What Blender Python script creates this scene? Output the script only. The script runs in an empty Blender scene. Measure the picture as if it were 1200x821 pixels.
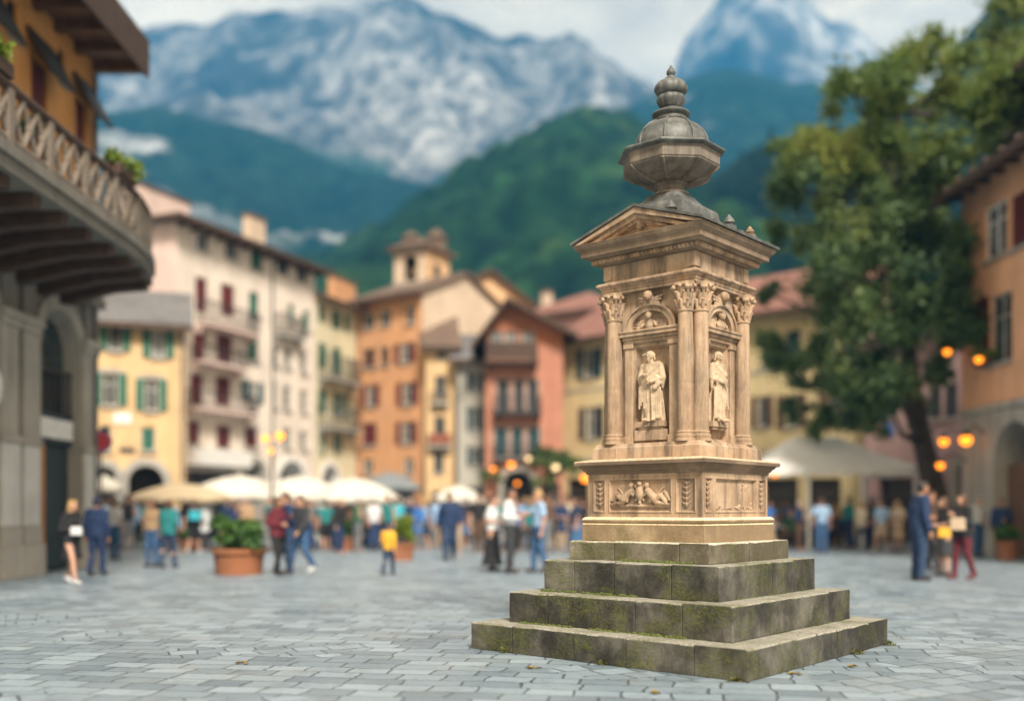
import bpy, bmesh, math, random
import numpy as np
from mathutils import Vector, Matrix
random.seed(7); RNG = np.random.default_rng(7)
scene = bpy.context.scene
col = scene.collection
FPX, HZ, CAMH = 1171.0, 597.0, 1.3          # focal length in photo pixels, horizon row, eye height

EXPOSURE, SUN_E, SUN_AZ_DEG, CLOUD, HAZE = 0.46, 4.7, 16.0, 0.62, .00036
def P(px, py, Y):
    return Vector(((px-600)/FPX*Y, Y, CAMH+(HZ-py)/FPX*Y))
def ground_depth(py):
    return FPX*CAMH/(py-HZ)

# ---------------------------------------------------------------- materials
def new_mat(name):
    m = bpy.data.materials.new(name); m.use_nodes = True
    nt = m.node_tree
    return m, nt, nt.nodes['Principled BSDF']
def N(nt, typ, **kw):
    n = nt.nodes.new(typ)
    for k, v in kw.items():
        if k in n.inputs: n.inputs[k].default_value = v
        else: setattr(n, k, v)
    return n
def ramp(nt, fac, stops):
    r = nt.nodes.new('ShaderNodeValToRGB')
    e = r.color_ramp.elements
    while len(e) < len(stops): e.new(0.5)
    for el, (p, c) in zip(e, stops):
        el.position = p; el.color = (c[0], c[1], c[2], 1) if not isinstance(c, (int, float)) else (c, c, c, 1)
    nt.links.new(fac, r.inputs[0]); return r.outputs[0]
def mixc(nt, fac, a, b, mode='MIX'):
    m = nt.nodes.new('ShaderNodeMix'); m.data_type = 'RGBA'; m.blend_type = mode
    for s, v in ((m.inputs[0], fac), (m.inputs[6], a), (m.inputs[7], b)):
        if isinstance(v, bpy.types.NodeSocket): nt.links.new(v, s)
        elif isinstance(v, (int, float)): s.default_value = v
        else: s.default_value = (v[0], v[1], v[2], 1)
    return m.outputs[2]
def noise(nt, scale, detail=6, rough=.6, vec=None, dist=0.0):
    n = N(nt, 'ShaderNodeTexNoise', Scale=scale, Detail=detail, Roughness=rough, Distortion=dist)
    if vec is None:
        tc = nt.nodes.new('ShaderNodeTexCoord'); vec = tc.outputs['Object']
    nt.links.new(vec, n.inputs['Vector']); return n.outputs['Fac']
def mapping(nt, scale=(1, 1, 1), rot=(0, 0, 0), loc=(0, 0, 0)):
    tc = nt.nodes.new('ShaderNodeTexCoord'); mp = nt.nodes.new('ShaderNodeMapping')
    mp.inputs['Scale'].default_value = scale; mp.inputs['Rotation'].default_value = rot; mp.inputs['Location'].default_value = loc
    nt.links.new(tc.outputs['Object'], mp.inputs[0]); return mp.outputs[0]
def bump(nt, bsdf, h, strength=.3, dist=.01):
    b = N(nt, 'ShaderNodeBump', Strength=strength, Distance=dist)
    nt.links.new(h, b.inputs['Height']); nt.links.new(b.outputs[0], bsdf.inputs['Normal'])
MATS = {}
def plain(name, c, rough=.6, var=.18, scale=6, metal=0.0, bumpy=.15):
    """a surface whose colour varies a little from place to place"""
    if name in MATS: return MATS[name]
    m, nt, b = new_mat(name)
    f = noise(nt, scale, 5, .65)
    d = tuple(x*(1-var) for x in c); l = tuple(min(1, x*(1+var)) for x in c)
    nt.links.new(ramp(nt, f, [(.3, d), (.7, l)]), b.inputs['Base Color'])
    b.inputs['Roughness'].default_value = rough; b.inputs['Metallic'].default_value = metal
    if bumpy: bump(nt, b, noise(nt, scale*6, 4), bumpy, .01)
    MATS[name] = m; return m
def stucco(name, c, stain=None):
    """plaster with patchy weathering and vertical rain streaks"""
    if name in MATS: return MATS[name]
    m, nt, b = new_mat(name)
    stain = stain or tuple(x*.62 for x in c)
    f1 = noise(nt, .9, 6, .6); f2 = noise(nt, 1.0, 5, .6, mapping(nt, (2.6, 2.6, .22)))
    a = ramp(nt, f1, [(.35, 0), (.75, 1)]); s = ramp(nt, f2, [(.5, 0), (.78, 1)])
    c1 = mixc(nt, a, tuple(x*.8 for x in c), tuple(min(1, x*1.1) for x in c))
    c1 = mixc(nt, ramp(nt, noise(nt, .45, 5, .7, mapping(nt, loc=(5, 2, 8))), [(.56, 0), (.60, .35)]), c1, tuple(min(1, x*.75+.06) for x in c))
    mu = N(nt, 'ShaderNodeMath', operation='MULTIPLY'); nt.links.new(s, mu.inputs[0]); mu.inputs[1].default_value = .75
    nt.links.new(mixc(nt, mu.outputs[0], c1, stain), b.inputs['Base Color'])
    b.inputs['Roughness'].default_value = .9
    bump(nt, b, noise(nt, 25, 5), .25, .01)
    MATS[name] = m; return m
def emit(name, c, strength):
    if name in MATS: return MATS[name]
    m, nt, b = new_mat(name)
    b.inputs['Base Color'].default_value = (*c, 1)
    b.inputs['Emission Color'].default_value = (*c, 1); b.inputs['Emission Strength'].default_value = strength
    MATS[name] = m; return m
def glass_mat(name, c=(.03, .045, .05)):
    if name in MATS: return MATS[name]
    m, nt, b = new_mat(name)
    f = noise(nt, 1.7, 2)
    nt.links.new(ramp(nt, f, [(.35, tuple(x*.5 for x in c)), (.7, tuple(x*1.8 for x in c))]), b.inputs['Base Color'])
    b.inputs['Roughness'].default_value = .12; b.inputs['Specular IOR Level'].default_value = .6
    MATS[name] = m; return m
def tile_mat(name, c, c2):
    """clay or slate roof tiles: ridged courses, tile to tile variation"""
    if name in MATS: return MATS[name]
    m, nt, b = new_mat(name)
    f = noise(nt, 5, 6, .7); f2 = noise(nt, .8, 4)
    k = mixc(nt, ramp(nt, f, [(.3, 0), (.7, 1)]), c, c2)
    k = mixc(nt, ramp(nt, f2, [(.4, 0), (.7, .6)]), k, tuple(x*.55 for x in c))
    nt.links.new(k, b.inputs['Base Color']); b.inputs['Roughness'].default_value = .85
    w = N(nt, 'ShaderNodeTexWave', Scale=2.2, Distortion=.6, wave_type='BANDS', bands_direction='X')
    nt.links.new(mapping(nt), w.inputs['Vector']); bump(nt, b, w.outputs['Fac'], .8, .06)
    MATS[name] = m; return m

def sandstone():
    m, nt, b = new_mat('sandstone')
    f = noise(nt, 3.2, 8, .65); g = noise(nt, 42, 6, .7); st = noise(nt, 1.0, 7, .65, mapping(nt, (7, 7, .9)))
    c = ramp(nt, f, [(.28, (.28, .185, .115)), (.5, (.44, .305, .195)), (.74, (.57, .44, .31))])
    c = mixc(nt, ramp(nt, g, [(.4, 0), (.8, .35)]), c, (.25, .155, .09))
    c = mixc(nt, ramp(nt, st, [(.45, 0), (.66, .88)]), c, (.10, .074, .052))
    gr = noise(nt, 1.7, 6, .6, mapping(nt, loc=(3, 5, 1)))
    c = mixc(nt, ramp(nt, gr, [(.55, 0), (.8, .35)]), c, (.47, .40, .31))
    nt.links.new(c, b.inputs['Base Color']); b.inputs['Roughness'].default_value = .88
    ad = N(nt, 'ShaderNodeMath', operation='ADD'); nt.links.new(g, ad.inputs[0]); nt.links.new(noise(nt, 140, 3), ad.inputs[1])
    bump(nt, b, ad.outputs[0], .35, .006)
    return m
def old_stone(name, moss=1.0, light=(.165, .156, .128), dark=(.013, .012, .009)):
    """rough block stone: dark blotches, drip streaks, moss where noise puts it; thin upright joints"""
    m, nt, b = new_mat(name)
    big = noise(nt, 2.1, 8, .68); sm = noise(nt, 34, 8, .72); dr = noise(nt, 1.0, 7, .7, mapping(nt, (1.9, 1.9, 1.5)))
    ge = nt.nodes.new('ShaderNodeNewGeometry'); sx = nt.nodes.new('ShaderNodeSeparateXYZ'); nt.links.new(ge.outputs['Normal'], sx.inputs[0])
    mid = tuple((p+q)/2 for p, q in zip(light, dark))
    c = ramp(nt, big, [(.32, tuple(x*.55 for x in mid)), (.45, tuple(x*1.0 for x in mid)), (.56, tuple(x*.85 for x in light)), (.70, tuple(x*1.25 for x in light))])
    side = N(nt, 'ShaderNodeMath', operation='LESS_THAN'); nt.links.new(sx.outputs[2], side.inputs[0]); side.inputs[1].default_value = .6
    # upward faces get a paler colour; dark blotches keep to the upright faces
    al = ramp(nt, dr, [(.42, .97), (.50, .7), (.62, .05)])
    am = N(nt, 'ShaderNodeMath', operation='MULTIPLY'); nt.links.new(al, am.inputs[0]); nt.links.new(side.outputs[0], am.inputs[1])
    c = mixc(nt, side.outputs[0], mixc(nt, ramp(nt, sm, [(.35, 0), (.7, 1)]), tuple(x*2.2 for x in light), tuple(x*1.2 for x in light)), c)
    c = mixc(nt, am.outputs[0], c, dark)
    c = mixc(nt, ramp(nt, sm, [(.45, 0), (.75, .5)]), c, tuple(x*.55 for x in mid))
    mo = ramp(nt, noise(nt, 2.6, 8, .7, mapping(nt, loc=(7.3, 2.1, 4.4))), [(.47, 0), (.60, 1)])
    mo2 = ramp(nt, noise(nt, 45, 5, .7), [(.42, 0), (.6, 1)])
    mm = N(nt, 'ShaderNodeMath', operation='MULTIPLY'); nt.links.new(mo, mm.inputs[0]); nt.links.new(mo2, mm.inputs[1])
    m2 = N(nt, 'ShaderNodeMath', operation='MULTIPLY'); nt.links.new(mm.outputs[0], m2.inputs[0]); m2.inputs[1].default_value = moss*.85
    mc = mixc(nt, ramp(nt, sm, [(.35, 0), (.65, 1)]), (.04, .052, .008), (.14, .15, .02))
    c = mixc(nt, m2.outputs[0], c, mc)
    nt.links.new(c, b.inputs['Base Color']); b.inputs['Roughness'].default_value = .9
    ad = N(nt, 'ShaderNodeMath', operation='MULTIPLY_ADD'); nt.links.new(m2.outputs[0], ad.inputs[0]); ad.inputs[1].default_value = .8; nt.links.new(sm, ad.inputs[2])
    bump(nt, b, ad.outputs[0], .6, .012)
    return m
def lead():
    m, nt, b = new_mat('weathered_lead')
    f = noise(nt, 6, 7, .65); s = noise(nt, 1.0, 6, .65, mapping(nt, (16, 16, 2.2)))
    c = ramp(nt, f, [(.34, (.05, .053, .05)), (.55, (.125, .13, .12)), (.74, (.24, .24, .215))])
    c = mixc(nt, ramp(nt, s, [(.48, 0), (.7, .75)]), c, (.062, .058, .05))
    nt.links.new(c, b.inputs['Base Color']); b.inputs['Roughness'].default_value = .55; b.inputs['Metallic'].default_value = .15
    bump(nt, b, noise(nt, 60, 6), .3, .005); return m
def bowl_stone():
    m, nt, b = new_mat('brown_stone')
    f = noise(nt, 5, 7, .65); s = noise(nt, 1.0, 6, .65, mapping(nt, (12, 12, 1.8)))
    c = ramp(nt, f, [(.3, (.12, .10, .08)), (.6, (.22, .18, .14)), (.8, (.33, .29, .24))])
    c = mixc(nt, ramp(nt, s, [(.46, 0), (.7, .8)]), c, (.05, .046, .04))
    nt.links.new(c, b.inputs['Base Color']); b.inputs['Roughness'].default_value = .8
    bump(nt, b, noise(nt, 60, 6), .35, .005); return m
def paving():
    m, nt, b = new_mat('stone_setts')
    tc = nt.nodes.new('ShaderNodeTexCoord')
    mp = nt.nodes.new('ShaderNodeMapping'); nt.links.new(tc.outputs['Object'], mp.inputs[0]); mp.inputs['Rotation'].default_value = (0, 0, .16)
    wob = N(nt, 'ShaderNodeTexNoise', Scale=1.3, Detail=3); nt.links.new(mp.outputs[0], wob.inputs['Vector'])
    su = N(nt, 'ShaderNodeVectorMath', operation='SUBTRACT'); nt.links.new(wob.outputs['Color'], su.inputs[0]); su.inputs[1].default_value = (.5, .5, .5)
    sc = N(nt, 'ShaderNodeVectorMath', operation='SCALE'); nt.links.new(su.outputs[0], sc.inputs[0]); sc.inputs['Scale'].default_value = .15
    ad = N(nt, 'ShaderNodeVectorMath', operation='ADD'); nt.links.new(mp.outputs[0], ad.inputs[0]); nt.links.new(sc.outputs[0], ad.inputs[1])
    wo2 = N(nt, 'ShaderNodeTexNoise', Scale=9, Detail=4); nt.links.new(mp.outputs[0], wo2.inputs['Vector'])
    su2 = N(nt, 'ShaderNodeVectorMath', operation='SUBTRACT'); nt.links.new(wo2.outputs['Color'], su2.inputs[0]); su2.inputs[1].default_value = (.5, .5, .5)
    sc2 = N(nt, 'ShaderNodeVectorMath', operation='SCALE'); nt.links.new(su2.outputs[0], sc2.inputs[0]); sc2.inputs['Scale'].default_value = .05
    ad2 = N(nt, 'ShaderNodeVectorMath', operation='ADD'); nt.links.new(ad.outputs[0], ad2.inputs[0]); nt.links.new(sc2.outputs[0], ad2.inputs[1])
    fields = []
    for (rot, bw, rh, of, sq) in ((0.0, .35, .24, .43, 1.3), (-.62, .33, .26, .37, .8)):
        mr = nt.nodes.new('ShaderNodeMapping'); nt.links.new(ad2.outputs[0], mr.inputs[0]); mr.inputs['Rotation'].default_value = (0, 0, rot)
        br = N(nt, 'ShaderNodeTexBrick', Scale=1.0, offset=of, squash=sq, squash_frequency=3)
        br.inputs['Mortar Size'].default_value = .011; br.inputs['Mortar Smooth'].default_value = .6
        br.inputs['Brick Width'].default_value = bw; br.inputs['Row Height'].default_value = rh; br.inputs['Bias'].default_value = -.05
        br.inputs['Color1'].default_value = (.135, .19, .24, 1); br.inputs['Color2'].default_value = (.34, .43, .50, 1); br.inputs['Mortar'].default_value = (.06, .072, .08, 1)
        nt.links.new(mr.outputs[0], br.inputs['Vector']); fields.append(br)
    pick = ramp(nt, noise(nt, .33, 2, .5, mapping(nt, loc=(2, 5, 0))), [(.56, 0), (.57, 1)])
    bcol = mixc(nt, pick, fields[0].outputs['Color'], fields[1].outputs['Color']); bfac = mixc(nt, pick, fields[0].outputs['Fac'], fields[1].outputs['Fac'])
    g = noise(nt, 22, 8, .7); l = noise(nt, .55, 5, .6)
    c = mixc(nt, ramp(nt, g, [(.38, 0), (.75, .5)]), bcol, (.17, .20, .215))
    c = mixc(nt, ramp(nt, l, [(.42, 0), (.75, .45)]), c, (.34, .385, .40))
    gv = ramp(nt, noise(nt, 1.1, 6, .7, mapping(nt, loc=(4, 9, 0))), [(.6, 0), (.72, 1)])
    gm = N(nt, 'ShaderNodeMath', operation='MULTIPLY'); nt.links.new(gv, gm.inputs[0]); nt.links.new(bfac, gm.inputs[1])
    c = mixc(nt, gm.outputs[0], c, (.075, .085, .03))
    c = mixc(nt, ramp(nt, noise(nt, 2.3, 7, .7, mapping(nt, loc=(11, 3, 0))), [(.52, 0), (.72, .55)]), c, (.10, .112, .115))
    c = mixc(nt, ramp(nt, noise(nt, .9, 6, .65, mapping(nt, loc=(1, 7, 0))), [(.55, 0), (.75, .4)]), c, (.32, .315, .29))
    nt.links.new(c, b.inputs['Base Color'])
    nt.links.new(ramp(nt, l, [(.3, .24), (.7, .48)]), b.inputs['Roughness'])
    iv = N(nt, 'ShaderNodeMath', operation='MULTIPLY_ADD'); nt.links.new(bfac, iv.inputs[0]); iv.inputs[1].default_value = -1.6; nt.links.new(g, iv.inputs[2])
    bl = N(nt, 'ShaderNodeMath', operation='ADD'); nt.links.new(iv.outputs[0], bl.inputs[0]); nt.links.new(noise(nt, 3.2, 3), bl.inputs[1])
    bump(nt, b, bl.outputs[0], .8, .022)
    return m
def leaf_mat(name, dark, mid, light, scale=.5, trans=.25):
    if name in MATS: return MATS[name]
    m, nt, b = new_mat(name)
    f = noise(nt, scale, 4, .6); ge = nt.nodes.new('ShaderNodeObjectInfo')
    f2 = noise(nt, scale*9, 3, .6)
    ad = N(nt, 'ShaderNodeMath', operation='MULTIPLY_ADD'); nt.links.new(f2, ad.inputs[0]); ad.inputs[1].default_value = .5; nt.links.new(f, ad.inputs[2])
    sb = N(nt, 'ShaderNodeMath', operation='SUBTRACT'); nt.links.new(ad.outputs[0], sb.inputs[0]); sb.inputs[1].default_value = .25
    nt.links.new(ramp(nt, sb.outputs[0], [(.3, dark), (.5, mid), (.72, light)]), b.inputs['Base Color'])
    b.inputs['Roughness'].default_value = .6
    tr = N(nt, 'ShaderNodeBsdfTranslucent'); nt.links.new(ramp(nt, sb.outputs[0], [(.3, mid), (.72, light)]), tr.inputs[0])
    mx = nt.nodes.new('ShaderNodeMixShader'); mx.inputs[0].default_value = trans
    nt.links.new(b.outputs[0], mx.inputs[1]); nt.links.new(tr.outputs[0], mx.inputs[2])
    nt.links.new(mx.outputs[0], nt.nodes['Material Output'].inputs['Surface'])
    MATS[name] = m; return m

# ---------------------------------------------------------------- objects
def tag(o, label=None, cat=None, group=None, kind=None):
    if label: o['label'] = label
    if cat: o['category'] = cat
    if group: o['group'] = group
    if kind: o['kind'] = kind
    return o
def empty(name, loc=(0, 0, 0), rz=0.0, label=None, cat=None, group=None):
    o = bpy.data.objects.new(name, None); col.objects.link(o)
    o.empty_display_size = .2; o.location = loc; o.rotation_euler = (0, 0, rz)
    return tag(o, label, cat, group)
def kids(o):
    return [x for x in bpy.data.objects if x.parent == o]
def copy_tree(o, parent=None):
    c = o.copy(); col.objects.link(c)
    if parent is not None: c.parent = parent
    for ch in kids(o): copy_tree(ch, c)
    return c
class MB:
    def __init__(s): s.v = []; s.f = []
    def add(s, vs, fs):
        b = len(s.v); s.v += [tuple(v) for v in vs]; s.f += [tuple(i+b for i in f) for f in fs]; return s
    def box(s, x0, x1, y0, y1, z0, z1):
        return s.add([(x0, y0, z0), (x1, y0, z0), (x1, y1, z0), (x0, y1, z0), (x0, y0, z1), (x1, y0, z1), (x1, y1, z1), (x0, y1, z1)],
                     [(3, 2, 1, 0), (4, 5, 6, 7), (0, 1, 5, 4), (1, 2, 6, 5), (2, 3, 7, 6), (3, 0, 4, 7)])
    def loft(s, rings, cap=True):
        """rings: lists of equally many points, counter-clockwise seen from above, bottom to top"""
        n = len(rings[0]); vs = [p for r in rings for p in r]; fs = []
        for k in range(len(rings)-1):
            for i in range(n):
                j = (i+1) % n; fs.append((k*n+i, k*n+j, (k+1)*n+j, (k+1)*n+i))
        if cap: fs += [tuple(range(n-1, -1, -1)), tuple((len(rings)-1)*n+i for i in range(n))]
        return s.add(vs, fs)
    def ngon(s, profile, n, phase=0.0, c=(0, 0), ry=1.0):
        """profile of (radius, z); n sides"""
        return s.loft([[(c[0]+r*math.cos(phase+2*math.pi*i/n), c[1]+r*ry*math.sin(phase+2*math.pi*i/n), z) for i in range(n)] for r, z in profile])
    def sq(s, profile, c=(0, 0)):
        """square plan mouldings, profile of (half side, z)"""
        return s.loft([[(c[0]-h, c[1]-h, z), (c[0]+h, c[1]-h, z), (c[0]+h, c[1]+h, z), (c[0]-h, c[1]+h, z)] for h, z in profile])
    def tube(s, pts, rad, n=8):
        pts = [Vector(p) for p in pts]
        if not isinstance(rad, (list, tuple)): rad = [rad]*len(pts)
        rings = []
        for i, p in enumerate(pts):
            t = (pts[min(i+1, len(pts)-1)]-pts[max(i-1, 0)]).normalized()
            a = t.cross(Vector((0, 0, 1)) if abs(t.z) < .9 else Vector((1, 0, 0))).normalized(); b2 = t.cross(a)
            rings.append([p+rad[i]*(a*math.cos(2*math.pi*k/n)+b2*math.sin(2*math.pi*k/n)) for k in range(n)])
        return s.loft(rings)
    def ball(s, c, r, nu=12, nv=8, rot=None):
        r = (r, r, r) if isinstance(r, (int, float)) else r
        M = rot.to_3x3() if rot else Matrix.Identity(3); c = Vector(c)
        vs = [c+M@Vector((0, 0, -r[2]))]
        for j in range(1, nv):
            a = -math.pi/2+math.pi*j/nv
            for i in range(nu):
                t = 2*math.pi*i/nu
                vs.append(c+M@Vector((r[0]*math.cos(a)*math.cos(t), r[1]*math.cos(a)*math.sin(t), r[2]*math.sin(a))))
        vs.append(c+M@Vector((0, 0, r[2]))); fs = []
        for i in range(nu): fs.append((0, 1+(i+1) % nu, 1+i))
        for j in range(nv-2):
            for i in range(nu):
                k = 1+j*nu; fs.append((k+i, k+(i+1) % nu, k+nu+(i+1) % nu, k+nu+i))
        k = 1+(nv-2)*nu
        for i in range(nu): fs.append((k+i, k+(i+1) % nu, len(vs)-1))
        return s.add(vs, fs)
    def capsule(s, a, b, ra, rb, n=10):
        a, b = Vector(a), Vector(b); d = b-a; L = d.length
        if L < 1e-6: return s.ball(a, ra)
        q = Vector((0, 0, 1)).rotation_difference(d/L).to_matrix()
        rings = []
        for k in range(4):
            t = -math.pi/2*(1-k/3.0)*.97; rings.append((ra*math.cos(t), ra*math.sin(t)))
        for k in range(4):
            t = math.pi/2*k/3.0*.97; rings.append((rb*math.cos(t), L+rb*math.sin(t)))
        return s.loft([[a+q@Vector((r*math.cos(2*math.pi*i/n), r*math.sin(2*math.pi*i/n), z)) for i in range(n)] for r, z in rings])
    def prism(s, poly, y0, y1):
        """poly of (x,z), counter-clockwise seen from -y, extruded y0 (front) to y1"""
        n = len(poly)
        vs = [(x, y0, z) for x, z in poly]+[(x, y1, z) for x, z in poly]
        fs = [tuple(range(n)), tuple(range(2*n-1, n-1, -1))]
        for i in range(n):
            j = (i+1) % n; fs.append((i, i+n, j+n, j))
        return s.add(vs, fs)
    def xf(s, M, start=0):
        s.v[start:] = [tuple(M@Vector(v)) for v in s.v[start:]]; return s
    def mesh(s, name, mat=None, smooth=None):
        me = bpy.data.meshes.new(name); me.from_pydata(s.v, [], s.f); me.validate(); me.update()
        if mat: me.materials.append(mat)
        if smooth is not None:
            me.polygons.foreach_set('use_smooth', [True]*len(me.polygons)); me.set_sharp_from_angle(angle=math.radians(smooth))
        return me
    def build(s, name, mat, parent=None, smooth=None, bevel=0.0, loc=None, rz=0.0, fix=True):
        me = s.mesh(name, mat)
        if fix:
            bm = bmesh.new(); bm.from_mesh(me); bmesh.ops.recalc_face_normals(bm, faces=bm.faces); bm.to_mesh(me); bm.free()
        if smooth is not None:
            me.polygons.foreach_set('use_smooth', [True]*len(me.polygons)); me.set_sharp_from_angle(angle=math.radians(smooth))
        o = bpy.data.objects.new(name, me); col.objects.link(o)
        if parent is not None: o.parent = parent
        if loc is not None: o.location = loc
        o.rotation_euler = (0, 0, rz)
        if bevel:
            b = o.modifiers.new('bevel', 'BEVEL'); b.width = bevel; b.segments = 2; b.limit_method = 'ANGLE'; b.angle_limit = math.radians(40)
            b.harden_normals = False
        return o
def baked(mb, name, mat, voxel, smooth_it=2, disp=None):
    """one continuous skin grown round overlapping volumes"""
    me = mb.mesh(name+'_raw'); o = bpy.data.objects.new(name+'_raw', me); col.objects.link(o)
    r = o.modifiers.new('r', 'REMESH'); r.mode = 'VOXEL'; r.voxel_size = voxel
    if smooth_it:
        s = o.modifiers.new('s', 'SMOOTH'); s.iterations = smooth_it; s.factor = .5
    dg = bpy.context.evaluated_depsgraph_get(); ev = o.evaluated_get(dg)
    out = bpy.data.meshes.new_from_object(ev, depsgraph=dg); out.name = name
    bpy.data.objects.remove(o); bpy.data.meshes.remove(me)
    out.materials.clear()
    if mat: out.materials.append(mat)
    out.polygons.foreach_set('use_smooth', [True]*len(out.polygons))
    return out
def mesh_obj(name, me, parent=None, loc=None, rz=0.0, mat=None):
    o = bpy.data.objects.new(name, me); col.objects.link(o)
    if parent is not None: o.parent = parent
    if loc is not None: o.location = loc
    o.rotation_euler = (0, 0, rz)
    if mat and o.material_slots:
        o.material_slots[0].link = 'OBJECT'; o.material_slots[0].material = mat
    return o
def worley(x, y, cell, seed=0):
    """distance to the nearest of one jittered point per cell, in cells"""
    ix = np.floor(x/cell).astype(int); iy = np.floor(y/cell).astype(int); best = np.full(x.shape, 9.0); rid = np.zeros(x.shape)
    for dx in (-1, 0, 1):
        for dy in (-1, 0, 1):
            cx = ix+dx; cy = iy+dy
            h1 = np.mod(np.sin(cx*127.1+cy*311.7+seed)*43758.5453, 1); h2 = np.mod(np.sin(cx*269.5+cy*183.3+seed*1.7)*43758.5453, 1)
            d = np.hypot(cx+h1-x/cell, cy+h2-y/cell); m = d < best
            best = np.where(m, d, best); rid = np.where(m, np.mod(h1*7.31+h2*3.17, 1), rid)
    return best, rid
def vnoise(x, y, cell, seed=0):
    ix = np.floor(x/cell); iy = np.floor(y/cell); fx = x/cell-ix; fy = y/cell-iy
    fx = fx*fx*(3-2*fx); fy = fy*fy*(3-2*fy)
    h = lambda a, b: np.mod(np.sin(a*12.9898+b*78.233+seed*3.77)*43758.5453, 1)
    return (h(ix, iy)*(1-fx)+h(ix+1, iy)*fx)*(1-fy)+(h(ix, iy+1)*(1-fx)+h(ix+1, iy+1)*fx)*fy
def fbm(x, y, cell, octs=5, seed=0, ridged=False, gain=.5):
    t = np.zeros(np.shape(x)); a = 1.0; tot = 0
    for k in range(octs):
        n = vnoise(x, y, cell/2**k, seed+k*11)
        if ridged: n = 1-np.abs(2*n-1)
        t += a*n; tot += a; a *= gain
    return t/tot
# ---------------------------------------------------------------- camera, sky, sun, air
cam_d = bpy.data.cameras.new('camera'); cam = bpy.data.objects.new('camera', cam_d); col.objects.link(cam)
cam.location = (0, 0, CAMH); cam.rotation_euler = (math.radians(90), 0, 0)
cam_d.sensor_width = 36; cam_d.lens = 36*FPX/1200; cam_d.shift_y = (HZ-410.5)/1200
cam_d.clip_end = 20000; cam_d.dof.use_dof = True; cam_d.dof.focus_distance = 8.75; cam_d.dof.aperture_fstop = cam_d.lens/1000/.106
scene.camera = cam
scene.view_settings.view_transform = 'Standard'; scene.view_settings.look = 'None'
scene.view_settings.exposure = EXPOSURE; scene.view_settings.gamma = 1
cy = scene.cycles
cy.use_denoising = True; cy.max_bounces = 8; cy.diffuse_bounces = 4; cy.glossy_bounces = 2; cy.transmission_bounces = 3; cy.volume_bounces = 1; cy.transparent_max_bounces = 4
cy.sample_clamp_indirect = 4; cy.use_adaptive_sampling = True; cy.adaptive_threshold = .02

SUN_EL, SUN_AZ = math.radians(44), math.radians(SUN_AZ_DEG)   # azimuth measured from -Y (behind the camera) towards +X
sdir = Vector((math.sin(SUN_AZ)*math.cos(SUN_EL), -math.cos(SUN_AZ)*math.cos(SUN_EL), math.sin(SUN_EL)))
sd = bpy.data.lights.new('sun', 'SUN'); sun = bpy.data.objects.new('sun', sd); col.objects.link(sun)
sd.energy = SUN_E; sd.angle = math.radians(14); sd.color = (1, .925, .82)
sun.rotation_euler = sdir.to_track_quat('Z', 'Y').to_euler()

w = bpy.data.worlds.new('World'); scene.world = w; w.use_nodes = True
nt = w.node_tree; bg = nt.nodes['Background']; out = nt.nodes['World Output']
sky = nt.nodes.new('ShaderNodeTexSky'); sky.sky_type = 'NISHITA'; sky.sun_disc = False
sky.sun_elevation = SUN_EL; sky.sun_rotation = math.pi-SUN_AZ
nt.links.new(sky.outputs[0], bg.inputs[0]); bg.inputs[1].default_value = .10
tc = nt.nodes.new('ShaderNodeTexCoord')
mp = nt.nodes.new('ShaderNodeMapping'); mp.inputs['Scale'].default_value = (1, 1, 2.6); mp.inputs['Location'].default_value = (.35, .1, .2); nt.links.new(tc.outputs['Generated'], mp.inputs[0])
cn = noise(nt, 3.1, 7, .56, mp.outputs[0], .3); cn2 = noise(nt, 5.2, 7, .58, mp.outputs[0], .2)
cb = nt.nodes.new('ShaderNodeBackground')
nt.links.new(ramp(nt, cn2, [(.34, (.95, .76, .56)), (.50, (1.55, 1.24, .84)), (.64, (2.1, 1.68, 1.12))]), cb.inputs[0]); cb.inputs[1].default_value = CLOUD
mx = nt.nodes.new('ShaderNodeMixShader')
nt.links.new(ramp(nt, cn, [(.26, .86), (.42, 1.0)]), mx.inputs[0]); nt.links.new(bg.outputs[0], mx.inputs[1]); nt.links.new(cb.outputs[0], mx.inputs[2])
nt.links.new(mx.outputs[0], out.inputs['Surface'])

hm = bpy.data.materials.new('haze_air'); hm.use_nodes = True; hn = hm.node_tree
hn.nodes.remove(hn.nodes['Principled BSDF'])
pv = hn.nodes.new('ShaderNodeVolumePrincipled'); pv.inputs['Color'].default_value = (.055, .45, .94, 1); pv.inputs['Density'].default_value = HAZE
hn.links.new(pv.outputs[0], hn.nodes['Material Output'].inputs['Volume'])
hz = MB().box(-2300, 2300, -60, 2300, -1.0, 900).build('haze', hm); tag(hz, kind='stuff')

# ---------------------------------------------------------------- ground and mountains
g = MB().add([(-2200, -55, 0), (2200, -55, 0), (2200, 2200, 0), (-2200, 2200, 0)], [(0, 1, 2, 3)])
ground = g.build('square_paving', paving(), fix=False); tag(ground, kind='structure')

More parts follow.
